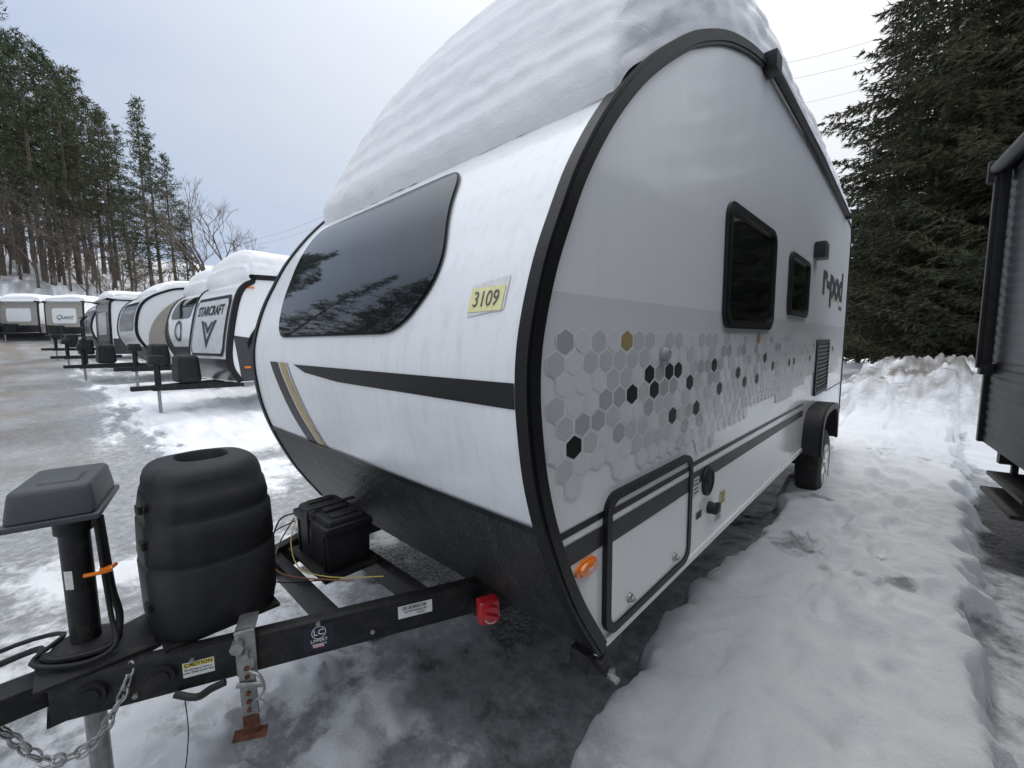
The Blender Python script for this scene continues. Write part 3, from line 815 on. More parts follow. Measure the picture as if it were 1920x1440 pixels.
b.done('drop_down_stand')
b=T('ink')
b.tube(catmull([bp(.30,.535,.01),bp(.36,.52,.03),bp(.40,.535,.03),bp(.44,.545,.03)],4),.012,6)
b.tube(catmull([bp(.33,.52,.03),bp(.33,.40,.03),bp(.31,.25,.04),bp(.28,.08,.05),bp(.26,.02,.06)],5),.0018,5)
b.done('breakaway_switch')
# propane cover: moulded shell with ribs, centre seam and recessed top
b=T('plastic')
cx,cy=-1.148,.318
hx_,hy_=.225,.198
lev=[(0,.93),(.012,.95),(.03,.96),(.05,.985),(.235,1.008),(.240,.988),(.252,.972),(.262,.982),(.267,1.0),(.385,.98),(.39,.955),(.405,.942),(.42,.946),(.425,.952),(.475,.91),(.48,.885),(.515,.86),(.540,.82),(.555,.76),(.562,.70),(.564,.64)]
vs=[];fs=[];n=80
def ring_pts(k,z,mx=hx_,my=hy_,ex=.70,dx=0):
    out=[]
    for i in range(n):
        a=2*math.pi*i/n
        x=math.copysign(abs(math.cos(a))**ex,math.cos(a))*mx*k;y=math.copysign(abs(math.sin(a))**ex,math.sin(a))*my*k
        if i in(65,67) and z<.55: x*=1.014;y*=1.014
        if i==66 and z<.55: x*=.982;y*=.982
        if i in(56,57,58,74,75,76) and .06<z<.50: x*=.985;y*=.985
        out.append((cx+x+dx,cy+y,.668+z+.03*x*(z>.5)))
    return out
for z_,k in lev: vs+=ring_pts(k,z_)
vs+=ring_pts(.48,.572,hx_,.165,.75);vs+=ring_pts(.45,.564,hx_,.165,.75);vs+=ring_pts(.42,.45,hx_,.165,.75)
L_=len(lev)+3
for k in range(L_-1):
    for i in range(n):
        j=(i+1)%n;fs.append((k*n+i,k*n+j,(k+1)*n+j,(k+1)*n+i))
fs.append(tuple(range((L_-1)*n,L_*n)))
b.add(vs,fs)
for z_ in(.12,.33,.45):
    b.box((cx+.105,cy-hy_*.965,.668+z_),(.035,.014,.03),rot=(0,0,.2),bev=.005)
b.done('propane_tank_cover',ang=50)
b=T('steel');b.box((cx,cy,.663),(.38,.34,.012));b.done('propane_tray')
b=T('plastic')
bx,by=-1.20,.80
b.box((bx,by,.745),(.34,.19,.18),bev=.015,taper=(1.03,1.03))
b.box((bx,by,.842),(.37,.215,.035),bev=.01)
b.box((bx,by,.868),(.34,.19,.035),bev=.014,taper=(.94,.9),seg=3)
b.box((bx,by,.888),(.12,.11,.02),bev=.008)
for dx_ in(-.12,.12): b.box((bx+dx_,by,.884),(.05,.12,.02),bev=.008)
for dx_ in(-.14,.14): b.box((bx+dx_,by-.098,.745),(.010,.008,.16),bev=.002)
b.box((bx+.0,by,.901),(.03,.22,.006),bev=.002);b.box((bx,by-.112,.82),(.03,.008,.15),bev=.003)
b.done('battery_box')
b=T('steel');b.box((bx,by,.652),(.42,.26,.014));b.done('battery_tray')
for m_,r_,pts in(('wire_y',.0025,[(bx-.10,by-.12,.84),(bx-.04,by-.17,.76),(bx+.08,by-.18,.69),(bx+.22,by-.10,.67),(bx+.36,by+.05,.665)]),
    ('wire_r',.0032,[(bx-.13,by-.12,.83),(bx-.16,by-.18,.72),(bx-.05,by-.24,.67),(bx+.1,by-.2,.665),(bx+.30,by-.05,.665)]),
    ('ink',.004,[(bx-.14,by-.12,.85),(bx-.22,by-.16,.80),(bx-.20,by-.22,.66),(bx-.10,by-.26,.60),(bx-.02,by-.3,.66)]),
    ('ink',.003,[(bx-.12,by-.12,.82),(bx-.19,by-.2,.76),(bx-.14,by-.25,.66),(bx+.02,by-.26,.64),(bx+.2,by-.12,.66)])):
    b=T(m_);b.tube(catmull(pts,6),r_,6);b.done('battery_cable')
b=T('red','steel')
q=Vector((-.437,1.07,.592))
b.box(q,(.085,.055,.095),rot=(0,0,math.atan2(-bd.y,-bd.x)),bev=.014,mi=0,seg=3)
b.cyl(q+bn_*.02,q+bn_*.045,.034,n=24,mi=0);b.box(q+bn_*.05,(.055,.016,.014),rot=(0,.4,math.atan2(-bd.y,-bd.x)),bev=.004,mi=0)
b.box(q-bn_*.035,(.10,.02,.06),rot=(0,0,math.atan2(-bd.y,-bd.x)),mi=1)
b.done('battery_disconnect_switch')
b=T('paper');
for k in range(10):
    a=R(200+k*16);a2=R(200+k*16+10)
    e1=-bd;v=[q+bn_*.0455+e1*(rr_*math.cos(x))+Z*(rr_*math.sin(x)) for x in(a,a2) for rr_ in(.026,.031)]
    b.add(v,[(0,1,3,2)])
b.done('switch_print')

# ------------------------------------------------------------------ roof snow
def snow_slab(name,x0,x1,stations,zf,T_f,label,nx_=56,ny_=110,seed=0,X=None,inset=.13,pw=1.9,lip=.0):
    """slab of snow: y from front to rear over roof height zf(y), thickness T_f(y)"""
    y0,y1=stations;vs=[];lay=[];fs=[]
    def nse(a,b_,c): return noise.noise(Vector((a,b_,c)))
    for j in range(ny_+1):
        v=j/ny_;y=y0+(y1-y0)*v**pw
        ff=1-sm(.0,1.3,y-y0)
        for i in range(nx_+1):
            u=i/nx_
            if u<.25: xi=-1;hh=u/.25
            elif u>.75: xi=1;hh=(1-u)/.25
            else: xi=(u-.5)*4;hh=1
            Th=T_f(y)*(1+.06*nse(y*.7,xi*.9,seed))
            sgn=math.copysign(1,xi)
            if hh<1: h=Th*.66*hh;ins=inset*hh**2.2
            else: h=Th*(.66+.34*(1-abs(xi)**2.6)**.55);ins=inset
            half=(x1-x0)/2
            xw=(x0+x1)/2+(xi if hh>=1 else sgn)*(half-ins*Th/.6)
            if abs(xi)>.98:
                wob=.030*nse(y*1.1,sgn*3+h*2,seed)+.012*nse(y*7,sgn*3+h*11,seed)
                wob+=.014*nse(y*.5,1.7,h*15+seed)
                xw+=sgn*wob*min(1,(hh*4 if hh<1 else 1))
            hrel=h+zf(y)-zf(y0)
            bed=nse(xw*.12+3,seed*1.0,hrel*13+.25*nse(xw*.5,hrel,seed))
            yy=y+ff*min(1,hh*3)*(.04*nse(xw*.6,hrel*.9,seed)+.012*bed+.007*nse(xw*12,hrel*12,seed+2))
            yy-=lip*ff*math.exp(-((hrel-.12)/.10)**2)
            zz=zf(y)+h-.01+hh*min(1,h*6)*(.03*nse(xw*.8,y*.8,seed+1)+.006*nse(xw*11,y*11,seed+7))
            if j<6: zz+=(.03*nse(xw*3,3,seed)+.015*nse(xw*9,5,seed))*(1-j/6)
            vs.append((xw,yy,zz));lay.append(h*(1-ff)+ff*hrel*.8)
    for j in range(ny_):
        for i in range(nx_): fs.append((j*(nx_+1)+i,j*(nx_+1)+i+1,(j+1)*(nx_+1)+i+1,(j+1)*(nx_+1)+i))
    fs.append(tuple(range(nx_,-1,-1)));fs.append(tuple(ny_*(nx_+1)+i for i in range(nx_+1)))
    if X is not None: vs=[tuple(X@Vector(v)) for v in vs]
    o=raw(name,vs,fs,['roofsnow'],smooth=True)
    a=o.data.attributes.new('lay','FLOAT','POINT');a.data.foreach_set('value',lay)
    o['kind']='stuff';o['label']=label
    return o
TK=[(1.235,.0),(1.24,.03),(1.25,.10),(1.27,.18),(1.30,.25),(1.36,.35),(1.5,.50),(1.72,.65),(2.05,.77),(2.5,.80),(4,.76),(7,.70),(7.3,.6)]
def Tm(y):
    for a,c in zip(TK[:-1],TK[1:]):
        if y<=c[0]:
            k=max(0,(y-a[0])/max(1e-6,c[0]-a[0]));return a[1]+k*(c[1]-a[1])
    return TK[-1][1]
snow_slab('roof_snow',-W+.13,.0,(1.236,7.28),roofz,Tm,'thick layered slab of old snow on the trailer roof',200,420,1,lip=.04,inset=.12,pw=2.1)

# ------------------------------------------------------------------ other trailers
GR='trailers parked in a row on the snowy lot'
def other(px,py,rz,style,label,L=6.0,Wd=2.4,zb=.62,zt_=2.75,snowT=.35,name='travel_trailer',seed=0):
    z0=gh(px,py)
    E=thing(name,label,'travel trailer',(px,py,z0),rz,GR)
    if style=='cap': pr=[(0.05,zb),(-.12,zb+.35),(-.10,zb+.9),(.12,zt_-.45),(.42,zt_-.12),(.9,zt_),(L-.3,zt_),(L,zt_-.15),(L,zb)]
    elif style=='round': pr=[(.28,zb),(.02,zb+.45),(-.05,zb+.95),(.15,zt_-.6),(.55,zt_-.2),(1.2,zt_),(L-.6,zt_),(L,zt_-.3),(L,zb)]
    elif style=='tear': pr=[(.75,zb-.05),(.22,zb+.45),(.0,zb+1.0),(.18,zt_-.55),(.75,zt_-.12),(1.5,zt_+.05),(3.2,zt_),(L,zt_-.6),(L+.15,zb+.2),(L,zb)]
    else: pr=[(.0,zb),(-.02,zb+.6),(.03,zt_-.25),(.15,zt_-.04),(.35,zt_),(L-.2,zt_),(L,zt_-.1),(L,zb)]
    sp=catmull(pr[:-1],5)+[pr[-1]]
    b=B('white_plain');b.prism(sp,-Wd,0);b.done('body',E,ang=40)
    def zy(z):
        for a,c in zip(sp[:-1],sp[1:]):
            if a[1]<=z<=c[1] and c[1]>a[1]: return a[0]+(c[0]-a[0])*(z-a[1])/(c[1]-a[1])
        return 0
    def fpatch(x0,x1,za,zb2,mat,nm,off=.012,rnd=0,x0t=None,x1t=None):
        vs=[];fs=[];n=10
        x0t=x0 if x0t is None else x0t;x1t=x1 if x1t is None else x1t
        for k in range(n+1):
            f=k/n;z=za+(zb2-za)*f
            r=0
            if rnd:
                e=min(f,1-f)*(zb2-za)
                if e<rnd: r=rnd-math.sqrt(max(0,rnd*rnd-(rnd-e)**2))
            vs+=[(x0+(x0t-x0)*f+r,zy(z)-off,z),(x1+(x1t-x1)*f-r,zy(z)-off,z)]
        for k in range(n): fs.append((2*k,2*k+1,2*k+3,2*k+2))
        return raw(nm,vs,fs,[mat],E,smooth=True)
    def spoly(poly,mat,nm,x=.006): return raw(nm,[(x,a,c) for a,c in poly],[tuple(range(len(poly)))],[mat],E)
    m=len([p for p in sp if p[0]<L*.55])
    tw=.09 if style=='cap' else .05
    for x0_,x1_ in((-.06,.022),(-Wd-.022,-Wd+.06)):
        b=B('trim');b.ring(off_in(sp,-.02)[:m],off_in(sp,tw)[:m],x0_,x1_,closed=False);b.done('corner_trim',E)
    fpatch(-Wd+.04,-.04,zb+.03,zb+.5,'stripe_grey' if style!='cap' else 'dgrey','stone_guard')
    def swin(ya,yb,za,zc_):
        b=B('trim','glass_side');b.prism(rrect(ya,yb,za,zc_,.07),0,.03,0);b.prism(rrect(ya+.04,yb-.04,za+.04,zc_-.04,.05),.03,.034,1);b.done('side_window',E)
    if style=='cap':
        fpatch(-Wd+.16,-.16,zb+.56,zt_-.42,'trim','front_frame',.018,.1)
        fpatch(-Wd+.24,-.24,zb+.62,zt_-.50,'lgrey','front_panel',.026,.08)
        def cv(x,y,z): return Vector((-Wd/2+x,zy(zt_-.74+y)-.034-z,zt_-.74+y))
        text('brand_lettering','STARCRAFT',.30,None,(1,0,0),(0,0,1),'ink',E,bold=.008,width=.98,curve=cv)
        def chev(hw,zt2,zb3,th,mat):
            vs=[]
            for (x,z) in((-hw,zt2),(-hw+th,zt2),(0,zb3+th*1.4),(hw-th,zt2),(hw,zt2),(0,zb3)):
                vs.append((-Wd/2+x,zy(z)-.036,z))
            raw('chevron_emblem',vs,[(0,1,2,5),(2,3,4,5)],[mat],E)
        chev(.48,zt_-.95,zb+.72,.14,'stripe_grey');chev(.28,zt_-.98,zb+1.05,.09,'stripe_black')
        spoly([(.1,zb+.02),(L,zb+.02),(L,zb+.55),(2.2,zb+.55),(1.2,zb+.80),(.0,zb+1.0)],'dgrey','side_lower_panel')
        for (a0_,th) in((1.35,.16),(1.0,.10)):
            arc=[(.25+1.9*(k/12)**1.3,zb+.85+ (a0_)*math.sin(k/12*1.45)) for k in range(13)]
            vs=[(.009,y,z) for y,z in arc]+[(.009,y+.02,z-th-.14*k/12) for k,(y,z) in enumerate(arc)]
            raw('side_swoosh',vs,[(k,k+1,14+k,13+k) for k in range(12)],['stripe_black'],E)
        swin(1.9,2.7,1.75,2.4)
        b=B('trim','white_plain');b.ring(rrect(.45,1.25,zb+.12,zb+.66,.06),rrect(.51,1.19,zb+.18,zb+.60,.05),0,.02,0);b.prism(rrect(.51,1.19,zb+.18,zb+.60,.05),.0,.012,1);b.done('baggage_door',E)
        for yy_,zz_ in((.22,zb+.32),(.40,zt_-.28)): b=B('orange');b.box((.02,yy_,zz_),(.02,.12,.04),bev=.005);b.done('marker_light',E)
    elif style=='round':
        if seed==3: fpatch(-Wd+.3,-.3,zb+.6,zt_-.5,'dgrey','front_window',.015,.12)
        else: fpatch(-Wd+.35,-.35,zt_-.95,zt_-.35,'glass_side','front_window',.015,.12)
        vs=[];c0=(-Wd/2,zb+.95)
        for rr_ in(.30,.22):
            for i in range(20):
                a=2*math.pi*i/20;z=c0[1]+rr_*math.sin(a);vs.append((c0[0]+rr_*math.cos(a),zy(z)-.02,z))
        raw('round_emblem',vs,[(i,(i+1)%20,20+(i+1)%20,20+i) for i in range(20)],['stripe_grey'],E)
        fpatch(-Wd+.04,-Wd+.5,zb+.5,zt_-1.0,'stripe_grey','front_swoosh',.014,0,-Wd+.04,-Wd+.12)
        spoly([(.3,zb+.02),(L,zb+.02),(L,zb+.45),(.08,zb+.45)],'mgrey' if seed!=3 else 'tan','side_lower_panel')
        arc=[(.3+4.0*(k/12),zb+.6+.6*math.sin(k/12*3)) for k in range(13)]
        raw('side_swoosh',[(.009,y,z) for y,z in arc]+[(.009,y,z-.14) for y,z in arc],[(k,k+1,14+k,13+k) for k in range(12)],['stripe_grey'],E)
    elif style=='tear':
        def arcband(r1_,r2_,mat,nm,c=(2.6,zb+.6)):
            vs=[];n=22
            for r_ in(r1_,r2_):
                for k in range(n+1):
                    a=R(95+k*105/n);vs.append((.008,c[0]+r_*1.15*math.cos(a),max(zb+.02,c[1]+r_*math.sin(a)*.9)))
            raw(nm,vs,[(k,k+1,n+2+k,n+1+k) for k in range(n)],[mat],E)
        arcband(2.02,1.62,'tan','side_curve_band');arcband(1.50,1.42,'stripe_grey','side_curve_stripe')
        fpatch(-Wd+.3,-.3,zb+1.0,zt_-.45,'glass_side','front_window',.015,.12)
        swin(2.4,3.3,1.5,2.1)
    else:
        mt='tan' if seed%2 else 'dgrey'
        fpatch(-Wd+.04,-.04,zb+.5,zt_-.1,mt,'front_panel',.014)
        fpatch(-Wd+.45,-.45,zb+.75,zt_-.45,'white_plain' if seed%2 else 'lgrey','front_cap_panel',.02,.1)
        if seed==1:
            text('brand_lettering','Quest',.42,None,(1,0,0),(0,0,1),'stripe_grey',E,bold=.0,shear=.35,curve=lambda x,y,z:Vector((-Wd/2+x,zy(zb+1.15+y)-.03-z,zb+1.15+y)))
        spoly([(.05,zb+.02),(L,zb+.02),(L,zb+.6),(.05,zb+.6)],mt,'side_lower_panel')
        for ya in(1.2,3.6): swin(ya,ya+1.1,zb+1.0,zb+1.6)
    cx_=-Wd/2
    b=B('steel')
    frame_beam(b,(cx_+.6,.35,zb-.08),(cx_+.04,-1.15,zb-.08),.06,.12);frame_beam(b,(cx_-.6,.35,zb-.08),(cx_-.04,-1.15,zb-.08),.06,.12)
    b.box((cx_,-1.3,zb-.07),(.12,.4,.1),bev=.02);b.box((cx_,-.45,zb-.06),(.7,.05,.08));b.done('tongue_frame',E)
    b=B('steel');b.cyl((cx_,-1.05,zb-.1),(cx_,-1.05,zb+.42),.055,n=12);b.box((cx_,-1.05,zb+.50),(.24,.30,.20),bev=.03,taper=(.8,.8));b.done('jack',E)
    b=B('galv');b.cyl((cx_,-1.05,0),(cx_,-1.05,zb-.1),.03,n=12);b.box((cx_,-1.05,.02),(.15,.15,.03));b.done('jack_foot',E)
    b=B('plastic');b.box((cx_,-.55,zb+.30),(.66,.42,.60),bev=.11,taper=(.9,.85),seg=4);b.done('propane_tank_cover',E)
    wheel(Matrix(),(-.06,L*.58,.36),E,B)
    b=B('plastic');ff=[(L*.58-.48*math.cos(math.pi*k/10),.45+.42*math.sin(math.pi*k/10)) for k in range(11)];b.ring(ff,[(L*.58+(a-L*.58)*.9,.45+(c-.45)*.9) for a,c in ff],-.02,.05,closed=False);b.done('fender',E)
    if style=='tear':
        b=B('steel')
        for s_2 in(-.18,.18): b.tube([(cx_+s_2,-1.0,zb),(cx_+s_2,-1.0,zb+1.3),(cx_+s_2,-.9,zb+1.45)],.025,6)
        for z in(.5,.8,1.1,1.4): b.cyl((cx_-.3,-1.0,zb+z),(cx_+.3,-1.0,zb+z),.022,n=6)
        b.done('cargo_rack',E)
    if snowT:
        Xm=Matrix.Translation((px,py,z0))@Matrix.Rotation(rz,4,'Z')
        def zf(y):
            best=zt_
            for a,c in zip(sp[:-1],sp[1:]):
                if a[0]<=y<=c[0] and c[0]>a[0] and max(a[1],c[1])>zt_-.8: return a[1]+(c[1]-a[1])*(y-a[0])/(c[0]-a[0])
            return best
        ys0={'cap':.35,'round':.5,'tear':.6}.get(style,.15)
        snow_slab('roof_snow',-Wd-.03,.02,(ys0,L-.1),zf,lambda y:snowT*min(1,.6+(y-ys0)*1.6),'layered old snow lying on a parked trailer roof',40,50,seed+3,Xm,inset=.08)
    return E
rz=R(5.8)
other(-9.7,2.5,rz,'cap','white and charcoal trailer with chevron emblem, thick snow on its roof',zb=.72,zt_=3.02,snowT=.66,seed=0)
other(-13.4,2.5,rz,'round','white rounded travel trailer with circular emblem, snow on its roof',zb=.7,zt_=2.95,snowT=.55,seed=2)
other(-16.6,1.6,rz,'tear','white teardrop trailer with big tan curved side band and tongue rack',zb=.6,zt_=2.95,snowT=.3,seed=4,L=6.5)
other(-21.0,1.3,rz,'box','small dark-fronted travel trailer standing in the snowy row',zb=.6,zt_=2.65,snowT=.4,seed=2)
other(-25.4,1.0,rz,'round','white rounded travel trailer standing at the end of the row',zb=.6,zt_=2.75,snowT=.45,seed=3)
other(-39.9,1.2,R(48),'box','tan and white travel trailer with script lettering facing the lane',zb=.6,zt_=2.8,snowT=.5,seed=1)
other(-42.9,-.9,R(50),'box','long tan travel trailer with rounded snow cap on the roof',zb=.6,zt_=2.7,snowT=.6,seed=5,L=7)
other(-43.5,-3.6,R(50),'box','grey travel trailer parked at the foot of the wooded bank',zb=.6,zt_=2.7,snowT=.4,seed=6,L=7)

# ------------------------------------------------------------------ charcoal trailer on the other side
E=thing('travel_trailer','charcoal ribbed-siding travel trailer with furled awning beside trodden snow','travel trailer',(1.235,5.98,0),R(6.6),GR)
b=B('dsiding','mgrey','trim')
LL=9.0
def wall_strip(z0,z1,mi,n):
    h=(z1-z0)/n
    for k in range(n):
        za=z0+k*h
        for (a,c,xa,xb) in((za,za+h*.72,0,-.008),(za+h*.72,za+h,-.008,0)):
            b.add([(xa,-LL,a),(xa,0,a),(xb,0,c),(xb,-LL,c)],[(0,1,2,3)],mi)
            b.add([(0,-xa,a),(2.4,-xa,a),(2.4,-xb,c),(0,-xb,c)],[(0,1,2,3)],mi)
wall_strip(.64,1.36,0,9);wall_strip(1.40,3.12,1,20)
b.box((1.2,-LL/2,1.38),(2.42,LL+.02,.05),mi=2)
b.box((1.2,-LL/2,3.16),(2.46,LL+.06,.08),mi=2)
b.box((1.2,-LL/2,1.9),(2.36,LL-.04,2.5),mi=0)
b.done('body',E,smooth=False)
b=B('trim');b.box((-.01,.01,1.9),(.06,.06,2.52),bev=.01);b.done('corner_trim',E)
b=B('plastic');b.cyl((-.10,-.12,3.12),(-.10,-6.0,3.12),.055,n=16);b.box((-.09,-.10,3.10),(.15,.05,.2),bev=.02);b.done('awning_roller',E)
b=B('plastic');b.box((-.065,-.16,2.20),(.07,.07,1.75),bev=.012);b.box((-.11,-.16,2.2),(.035,.05,1.7),bev=.008);b.box((-.06,-.16,1.34),(.09,.10,.10),bev=.01);b.done('awning_arm',E)
b=B('glass_side','trim');b.ring(rrect(-2.4,-1.2,1.7,2.5,.08),rrect(-2.35,-1.25,1.75,2.45,.06),-.03,0,1);b.prism(rrect(-2.36,-1.24,1.74,2.46,.06),-.018,-.012,0);b.done('side_window',E)
b=B('steel');b.box((.3,-LL/2,.56),(.08,LL-.6,.14));b.box((1.2,-.05,.52),(2.2,.08,.12));b.done('chassis',E)
b=B('steel');b.box((.12,-.9,.45),(.34,.9,.03));b.box((.05,-.9,.32),(.28,.8,.03));b.box((.1,-.5,.42),(.04,.04,.24));b.box((.1,-1.3,.42),(.04,.04,.24));b.done('entry_step',E)
wheel(Matrix.Scale(-1,4,(1,0,0)),(-.12,-4.6,.36),E,B)
b=B('plastic');b.box((.0,-4.6,.78),(.06,1.0,.1),bev=.03);b.done('fender',E)

# ------------------------------------------------------------------ trees
def copy_tree(proto,x,y,z,s,rot,label,cat,group,name):
    e=bpy.data.objects.new(name,None);COL.objects.link(e);e.location=(x,y,z);e.scale=s;e.rotation_euler=(0,0,rot)
    e['label']=label;e['category']=cat;e['group']=group
    for part in proto:
        o=part.copy();COL.objects.link(o);o.parent=e
    return e
def tris(vs,fs,c,d,size,rnd,k,flat=.6):
    for _ in range(k):
        a=Vector((rnd.gauss(0,1),rnd.gauss(0,1),rnd.gauss(0,flat))).normalized()
        a=(a+d*.8).normalized()
        s=a.cross(Vector((rnd.gauss(0,1),rnd.gauss(0,1),rnd.gauss(0,1)))).normalized()
        L=size*rnd.uniform(.6,1.3);q=c+Vector((rnd.gauss(0,1),rnd.gauss(0,1),rnd.gauss(0,.45)))*size*.5
        o=len(vs);vs+=[tuple(q-s*L*.13),tuple(q+s*L*.13),tuple(q+a*L)];fs.append((o,o+1,o+2))
def make_pine(seed,H=24,Rm=4.0,base=.22,nb=100,tuft=.46,kt=8,sym=.5):
    rnd=random.Random(seed)
    b=B('bark');pts=[];rad=[]
    bend=rnd.uniform(-.4,.4)
    def tp(t): return Vector((bend*math.sin(t*2.2),bend*.6*math.sin(t*1.7+1)-bend*.6*math.sin(1),t*H))
    for k in range(11): pts.append(tp(k/10));rad.append(.26*H/24*(1-k/10)+.02)
    b.tube(pts,rad,7)
    vs=[];fs=[]
    for i in range(nb):
        t=base+(1-base)*((i+rnd.random())/nb)**.85
        f=(t-base)/(1-base)
        L=Rm*((1-f)**.7)*(.35+.65*min(1,f*3.5+.15))*rnd.uniform(.4,1.2)+.3
        a=rnd.uniform(0,2*math.pi);p0=tp(t)
        rise=rnd.uniform(-.12,.30)+.5*f
        d=Vector((math.cos(a),math.sin(a),rise)).normalized()
        pe=p0+d*L;pm_=p0+d*L*.5+Vector((0,0,-.06*L))
        b.tube([p0,pm_,pe],[.05*(1-f)+.015,.03*(1-f)+.01,.008],3)
        nk=max(3,int(L*2.4))
        for k in range(nk):
            q=.25+.75*(k+rnd.random())/nk
            c=p0.lerp(pe,q)+Vector((-math.sin(a),math.cos(a),0))*rnd.gauss(0,.22)*L*(1.1-q*.5)+Vector((0,0,rnd.gauss(0,.10)))
            tris(vs,fs,c,d,tuft,rnd,kt)
    for i in range(20):
        t=rnd.uniform(.06,base+.1);a=rnd.uniform(0,6.28);p0=tp(t);b.tube([p0,p0+Vector((math.cos(a),math.sin(a),.1))*rnd.uniform(.6,2.2)],[.03,.008],3)
    tr=b.done('trunk',None,smooth=True);cr=raw('crown',vs,fs,['pine'])
    return tr,cr
def make_spruce(seed,H=14,Rm=4.3,nb=230):
    rnd=random.Random(seed)
    b=B('bark');b.tube([(0,0,-.3),(0,0,H*.5),(0,0,H)],[.2,.12,.015],9)
    vs=[];fs=[]
    for i in range(nb):
        t=.045+.955*((i+rnd.random())/nb)**1.1;L=(Rm*(1-t)**.7+.15)*rnd.uniform(.5,1.22)
        if t<.14: L*=.55+.45*(t/.14)
        a=i*2.39996+rnd.uniform(-.5,.5);p0=Vector((0,0,t*H))
        dirh=Vector((math.cos(a),math.sin(a),0));side=Vector((-math.sin(a),math.cos(a),0))
        pts=[]
        dr=rnd.uniform(.12,.42)
        for k in range(6):
            s=k/5;pts.append(p0+dirh*L*s+Vector((0,0,L*(.14*s-dr*s*s+.24*s**3))))
        b.tube(pts,[.028*(1-t)+.008]+[.02*(1-t)*(1-k/5)+.004 for k in range(1,6)],3)
        nk=int(L*7.5)+3
        for k in range(nk):
            s=.15+.85*(k+rnd.random())/nk;fi=s*5;i0=min(4,int(fi));c=pts[i0].lerp(pts[i0+1],fi-i0)
            sg=1 if k%2 else -1
            tl=(.16+.42*L*(1-s)*.5)*rnd.uniform(.5,1.3)
            td=(side*sg*.8+dirh*.65+Vector((0,0,-.30+rnd.gauss(0,.2)))).normalized()
            m=3+int(tl*6)
            for j in range(m):
                q=c+td*tl*(j/m)
                for _ in range(3):
                    n_=Vector((rnd.gauss(0,1),rnd.gauss(0,1),rnd.gauss(0,1)));nd=(td*1.3+n_.normalized()*.9).normalized()
                    s2=nd.cross(n_).normalized();Ln=rnd.uniform(.11,.21)
                    o=len(vs);vs+=[tuple(q-s2*.022),tuple(q+s2*.022),tuple(q+nd*Ln)];fs.append((o,o+1,o+2))
    tr=b.done('trunk',None);cr=raw('crown',vs,fs,['spruce']);return tr,cr
def make_bare(seed,H=12,thick=.16,depth=5,spread=.55):
    rnd=random.Random(seed);b=B('barkgrey')
    def grow(p,d,L,r,k):
        q=p+d*L*.5+Vector((rnd.gauss(0,.04),rnd.gauss(0,.04),0))*L;e=p+d*L
        b.tube([p,q,e],[r,r*.82,r*.62],5 if k>3 else 3)
        if k==0: return
        for c in range(rnd.choice((2,3,3)) if k>1 else 4):
            nd=(d+Vector((rnd.gauss(0,spread),rnd.gauss(0,spread),rnd.gauss(.12,.25)))).normalized()
            st=p.lerp(e,rnd.uniform(.55,1)) if c else e
            grow(st,nd,L*rnd.uniform(.6,.82),r*.58,k-1)
    grow(Vector((0,0,-.3)),Vector((0,0,1)),H*.30,thick,depth)
    o=b.done('trunk',None,smooth=False);return (o,)
pines=[make_pine(1),make_pine(2,24,3.6,.30,86),make_pine(3,24,4.5,.22,110),make_pine(4,24,3.5,.10,140,.45)]
spr=[make_spruce(21),make_spruce(22,14,4.6,240)]
bares=[make_bare(31),make_bare(32,12,.12,5,.45),make_bare(33,12,.10,4,.4),make_bare(35,12,.15,6,.42)]
protos=[o for p in pines+spr+bares for o in p]
GP='evergreens on the snowy bank';lp='tall dark-green pine with ragged crown on the snowy bank'
rt=random.Random(5)
def px2b(px): return math.degrees(math.atan((px-960)/797.4))
PL=[(-15,38,20,2),(28,37,23.5,0),(72,40,24.5,1),(105,37,21,2),(135,41,21.5,3),(168,38,19,0),(198,42,20,1),(232,38,16,2),(300,38,17.5,3),(318,42,15,2),(345,41,13,0),(365,37,9.5,3),
    (0,45,23,3),(50,48,25,2),(90,48,24.5,0),(150,50,23,2),(185,49,22,0),(215,48,19,2),(262,50,17,1),(-50,42,22,1),(-90,38,20,0),(262,36,10,2),(140,36,12,3),(120,45,22,0),(240,44,17,3),(60,45,24,3),(170,46,20,3)]
for i,(px,F,H,v) in enumerate(PL):
    be=px2b(px);F+=3;x,y=station(be,F/math.cos(R(be)));z=gh(x,y)-.2
    s=H/24*1.02;copy_tree(pines[v],x,y,z,(s*rt.uniform(.85,1.05),s*rt.uniform(.85,1.05),s),rt.uniform(0,6.28),lp,'pine tree',GP,'pine_tree')
for x,y,H,v in((-22,-8.5,18,3),(-27,-11,21,2),(-19,-11,15,2),(-33,-8.5,19,3),(-17,-17,18,2),(-26,-20,21,0),(-10,-22,19,1),(-3,-24,18,2),(5,-26,19,0)):
    s=H/24;copy_tree(pines[v],x,y,gh(x,y)-.1,(s,s,s),rt.uniform(0,6),lp,'pine tree',GP,'pine_tree')
lb='leafless grey deciduous tree with fine twigs on the bank';GB='bare trees among the pines'
BLs=[(400,37,17,3),(432,44,14,1),(378,44,13,2),(60,36,11,1),(110,36,10,2),(20,35,10,2),(150,35,10,1),(205,35,10,2),(245,34,9,1),(285,35,9,2),(320,35,8,1),(345,36,9,0),(-10,35,10,1),(180,34,8,0),(460,52,10,1),(90,34,9,0),(225,37,11,2),(270,40,12,1),(40,38,14,2),(130,37,13,1),(190,39,13,2)]
for k in range(22): BLs.append((rt.uniform(-10,380),rt.uniform(34.5,38),rt.uniform(3.5,6.5),rt.choice((1,2,0))))
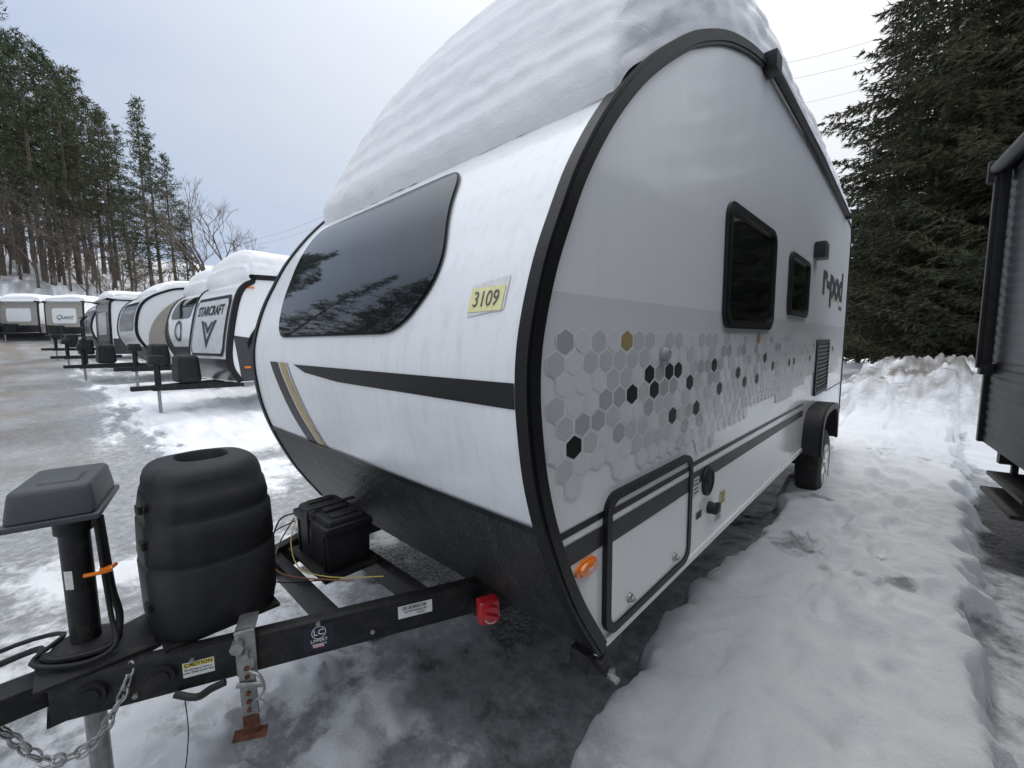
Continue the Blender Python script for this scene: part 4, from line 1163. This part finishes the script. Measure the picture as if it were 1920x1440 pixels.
for i,(px,F,H,v) in enumerate(BLs):
    be=px2b(px);F+=3;x,y=station(be,F/math.cos(R(be)));z=gh(x,y)-.2;s=H/12
    copy_tree(bares[v],x,y,z,(s,s,s*.95),rt.uniform(0,6.28),lb,'bare tree',GB,'bare_tree')
ls='dense dark spruce with drooping branches behind the trailers';GS='spruces behind the trailers'
for i,(px,F,H,v) in enumerate([(1735,14.5,18.5,0),(1660,17.5,15.0,1),(1850,13.0,16,1),(1960,11.5,17,0),(2080,11,16,1),(1800,18,18,0),(1890,17,18,1),(1610,27,9,0),(2000,16,17,0),(1640,23,12,0),(1720,25,18,1),(1820,25,17,0)]):
    be=px2b(px);x,y=station(be,F/math.cos(R(be)));z=gh(x,y)-.1;s=H/14;sw=min(s,1.08)
    copy_tree(spr[v],x,y,z,(sw,sw,s),rt.uniform(0,6.28),ls,'spruce tree',GS,'spruce_tree')
for o in protos: bpy.data.objects.remove(o)

# ------------------------------------------------------------------ utility pole and lines
def wpt(px,F,z):
    be=px2b(px);x,y=station(be,F/math.cos(R(be)));return Vector((x,y,z))
p=wpt(455,70,0);E=thing('utility_pole','weathered wooden utility pole with crossarm beyond the trailers','utility pole',(p.x,p.y,gh(p.x,p.y)-.3))
HP=max(6,16.5-gh(p.x,p.y))
b=B('wood');b.cyl((0,0,0),(0,0,HP),.14,.09,n=8);b.done('pole',E)
b=B('wood');b.box((0,0,HP-.6),(.10,2.6,.10),rot=(0,0,.4));b.done('crossarm',E)
zp=gh(p.x,p.y)+HP-.8
for nm,A0,A1,sag in (('power_line',(p.x,p.y,zp),tuple(wpt(700,50,18)),.8),('power_line',(p.x,p.y,zp-.6),tuple(wpt(700,50,17)),.9),
    ('power_line',tuple(wpt(1380,45,28)),tuple(wpt(1750,45,33.5)),.6),('power_line',tuple(wpt(1380,45,26.5)),tuple(wpt(1750,45,31.5)),.6),('power_line',tuple(wpt(1380,45,24)),tuple(wpt(1750,45,29)),.6)):
    A0,A1=Vector(A0),Vector(A1);b=B('wood')
    b.tube([A0.lerp(A1,k/12)-Vector((0,0,sag*4*(k/12)*(1-k/12))) for k in range(13)],.011,4)
    o=b.done(nm);o['label']='thin dark overhead utility wire strung against the sky';o['category']='power line';o['group']='overhead wires'
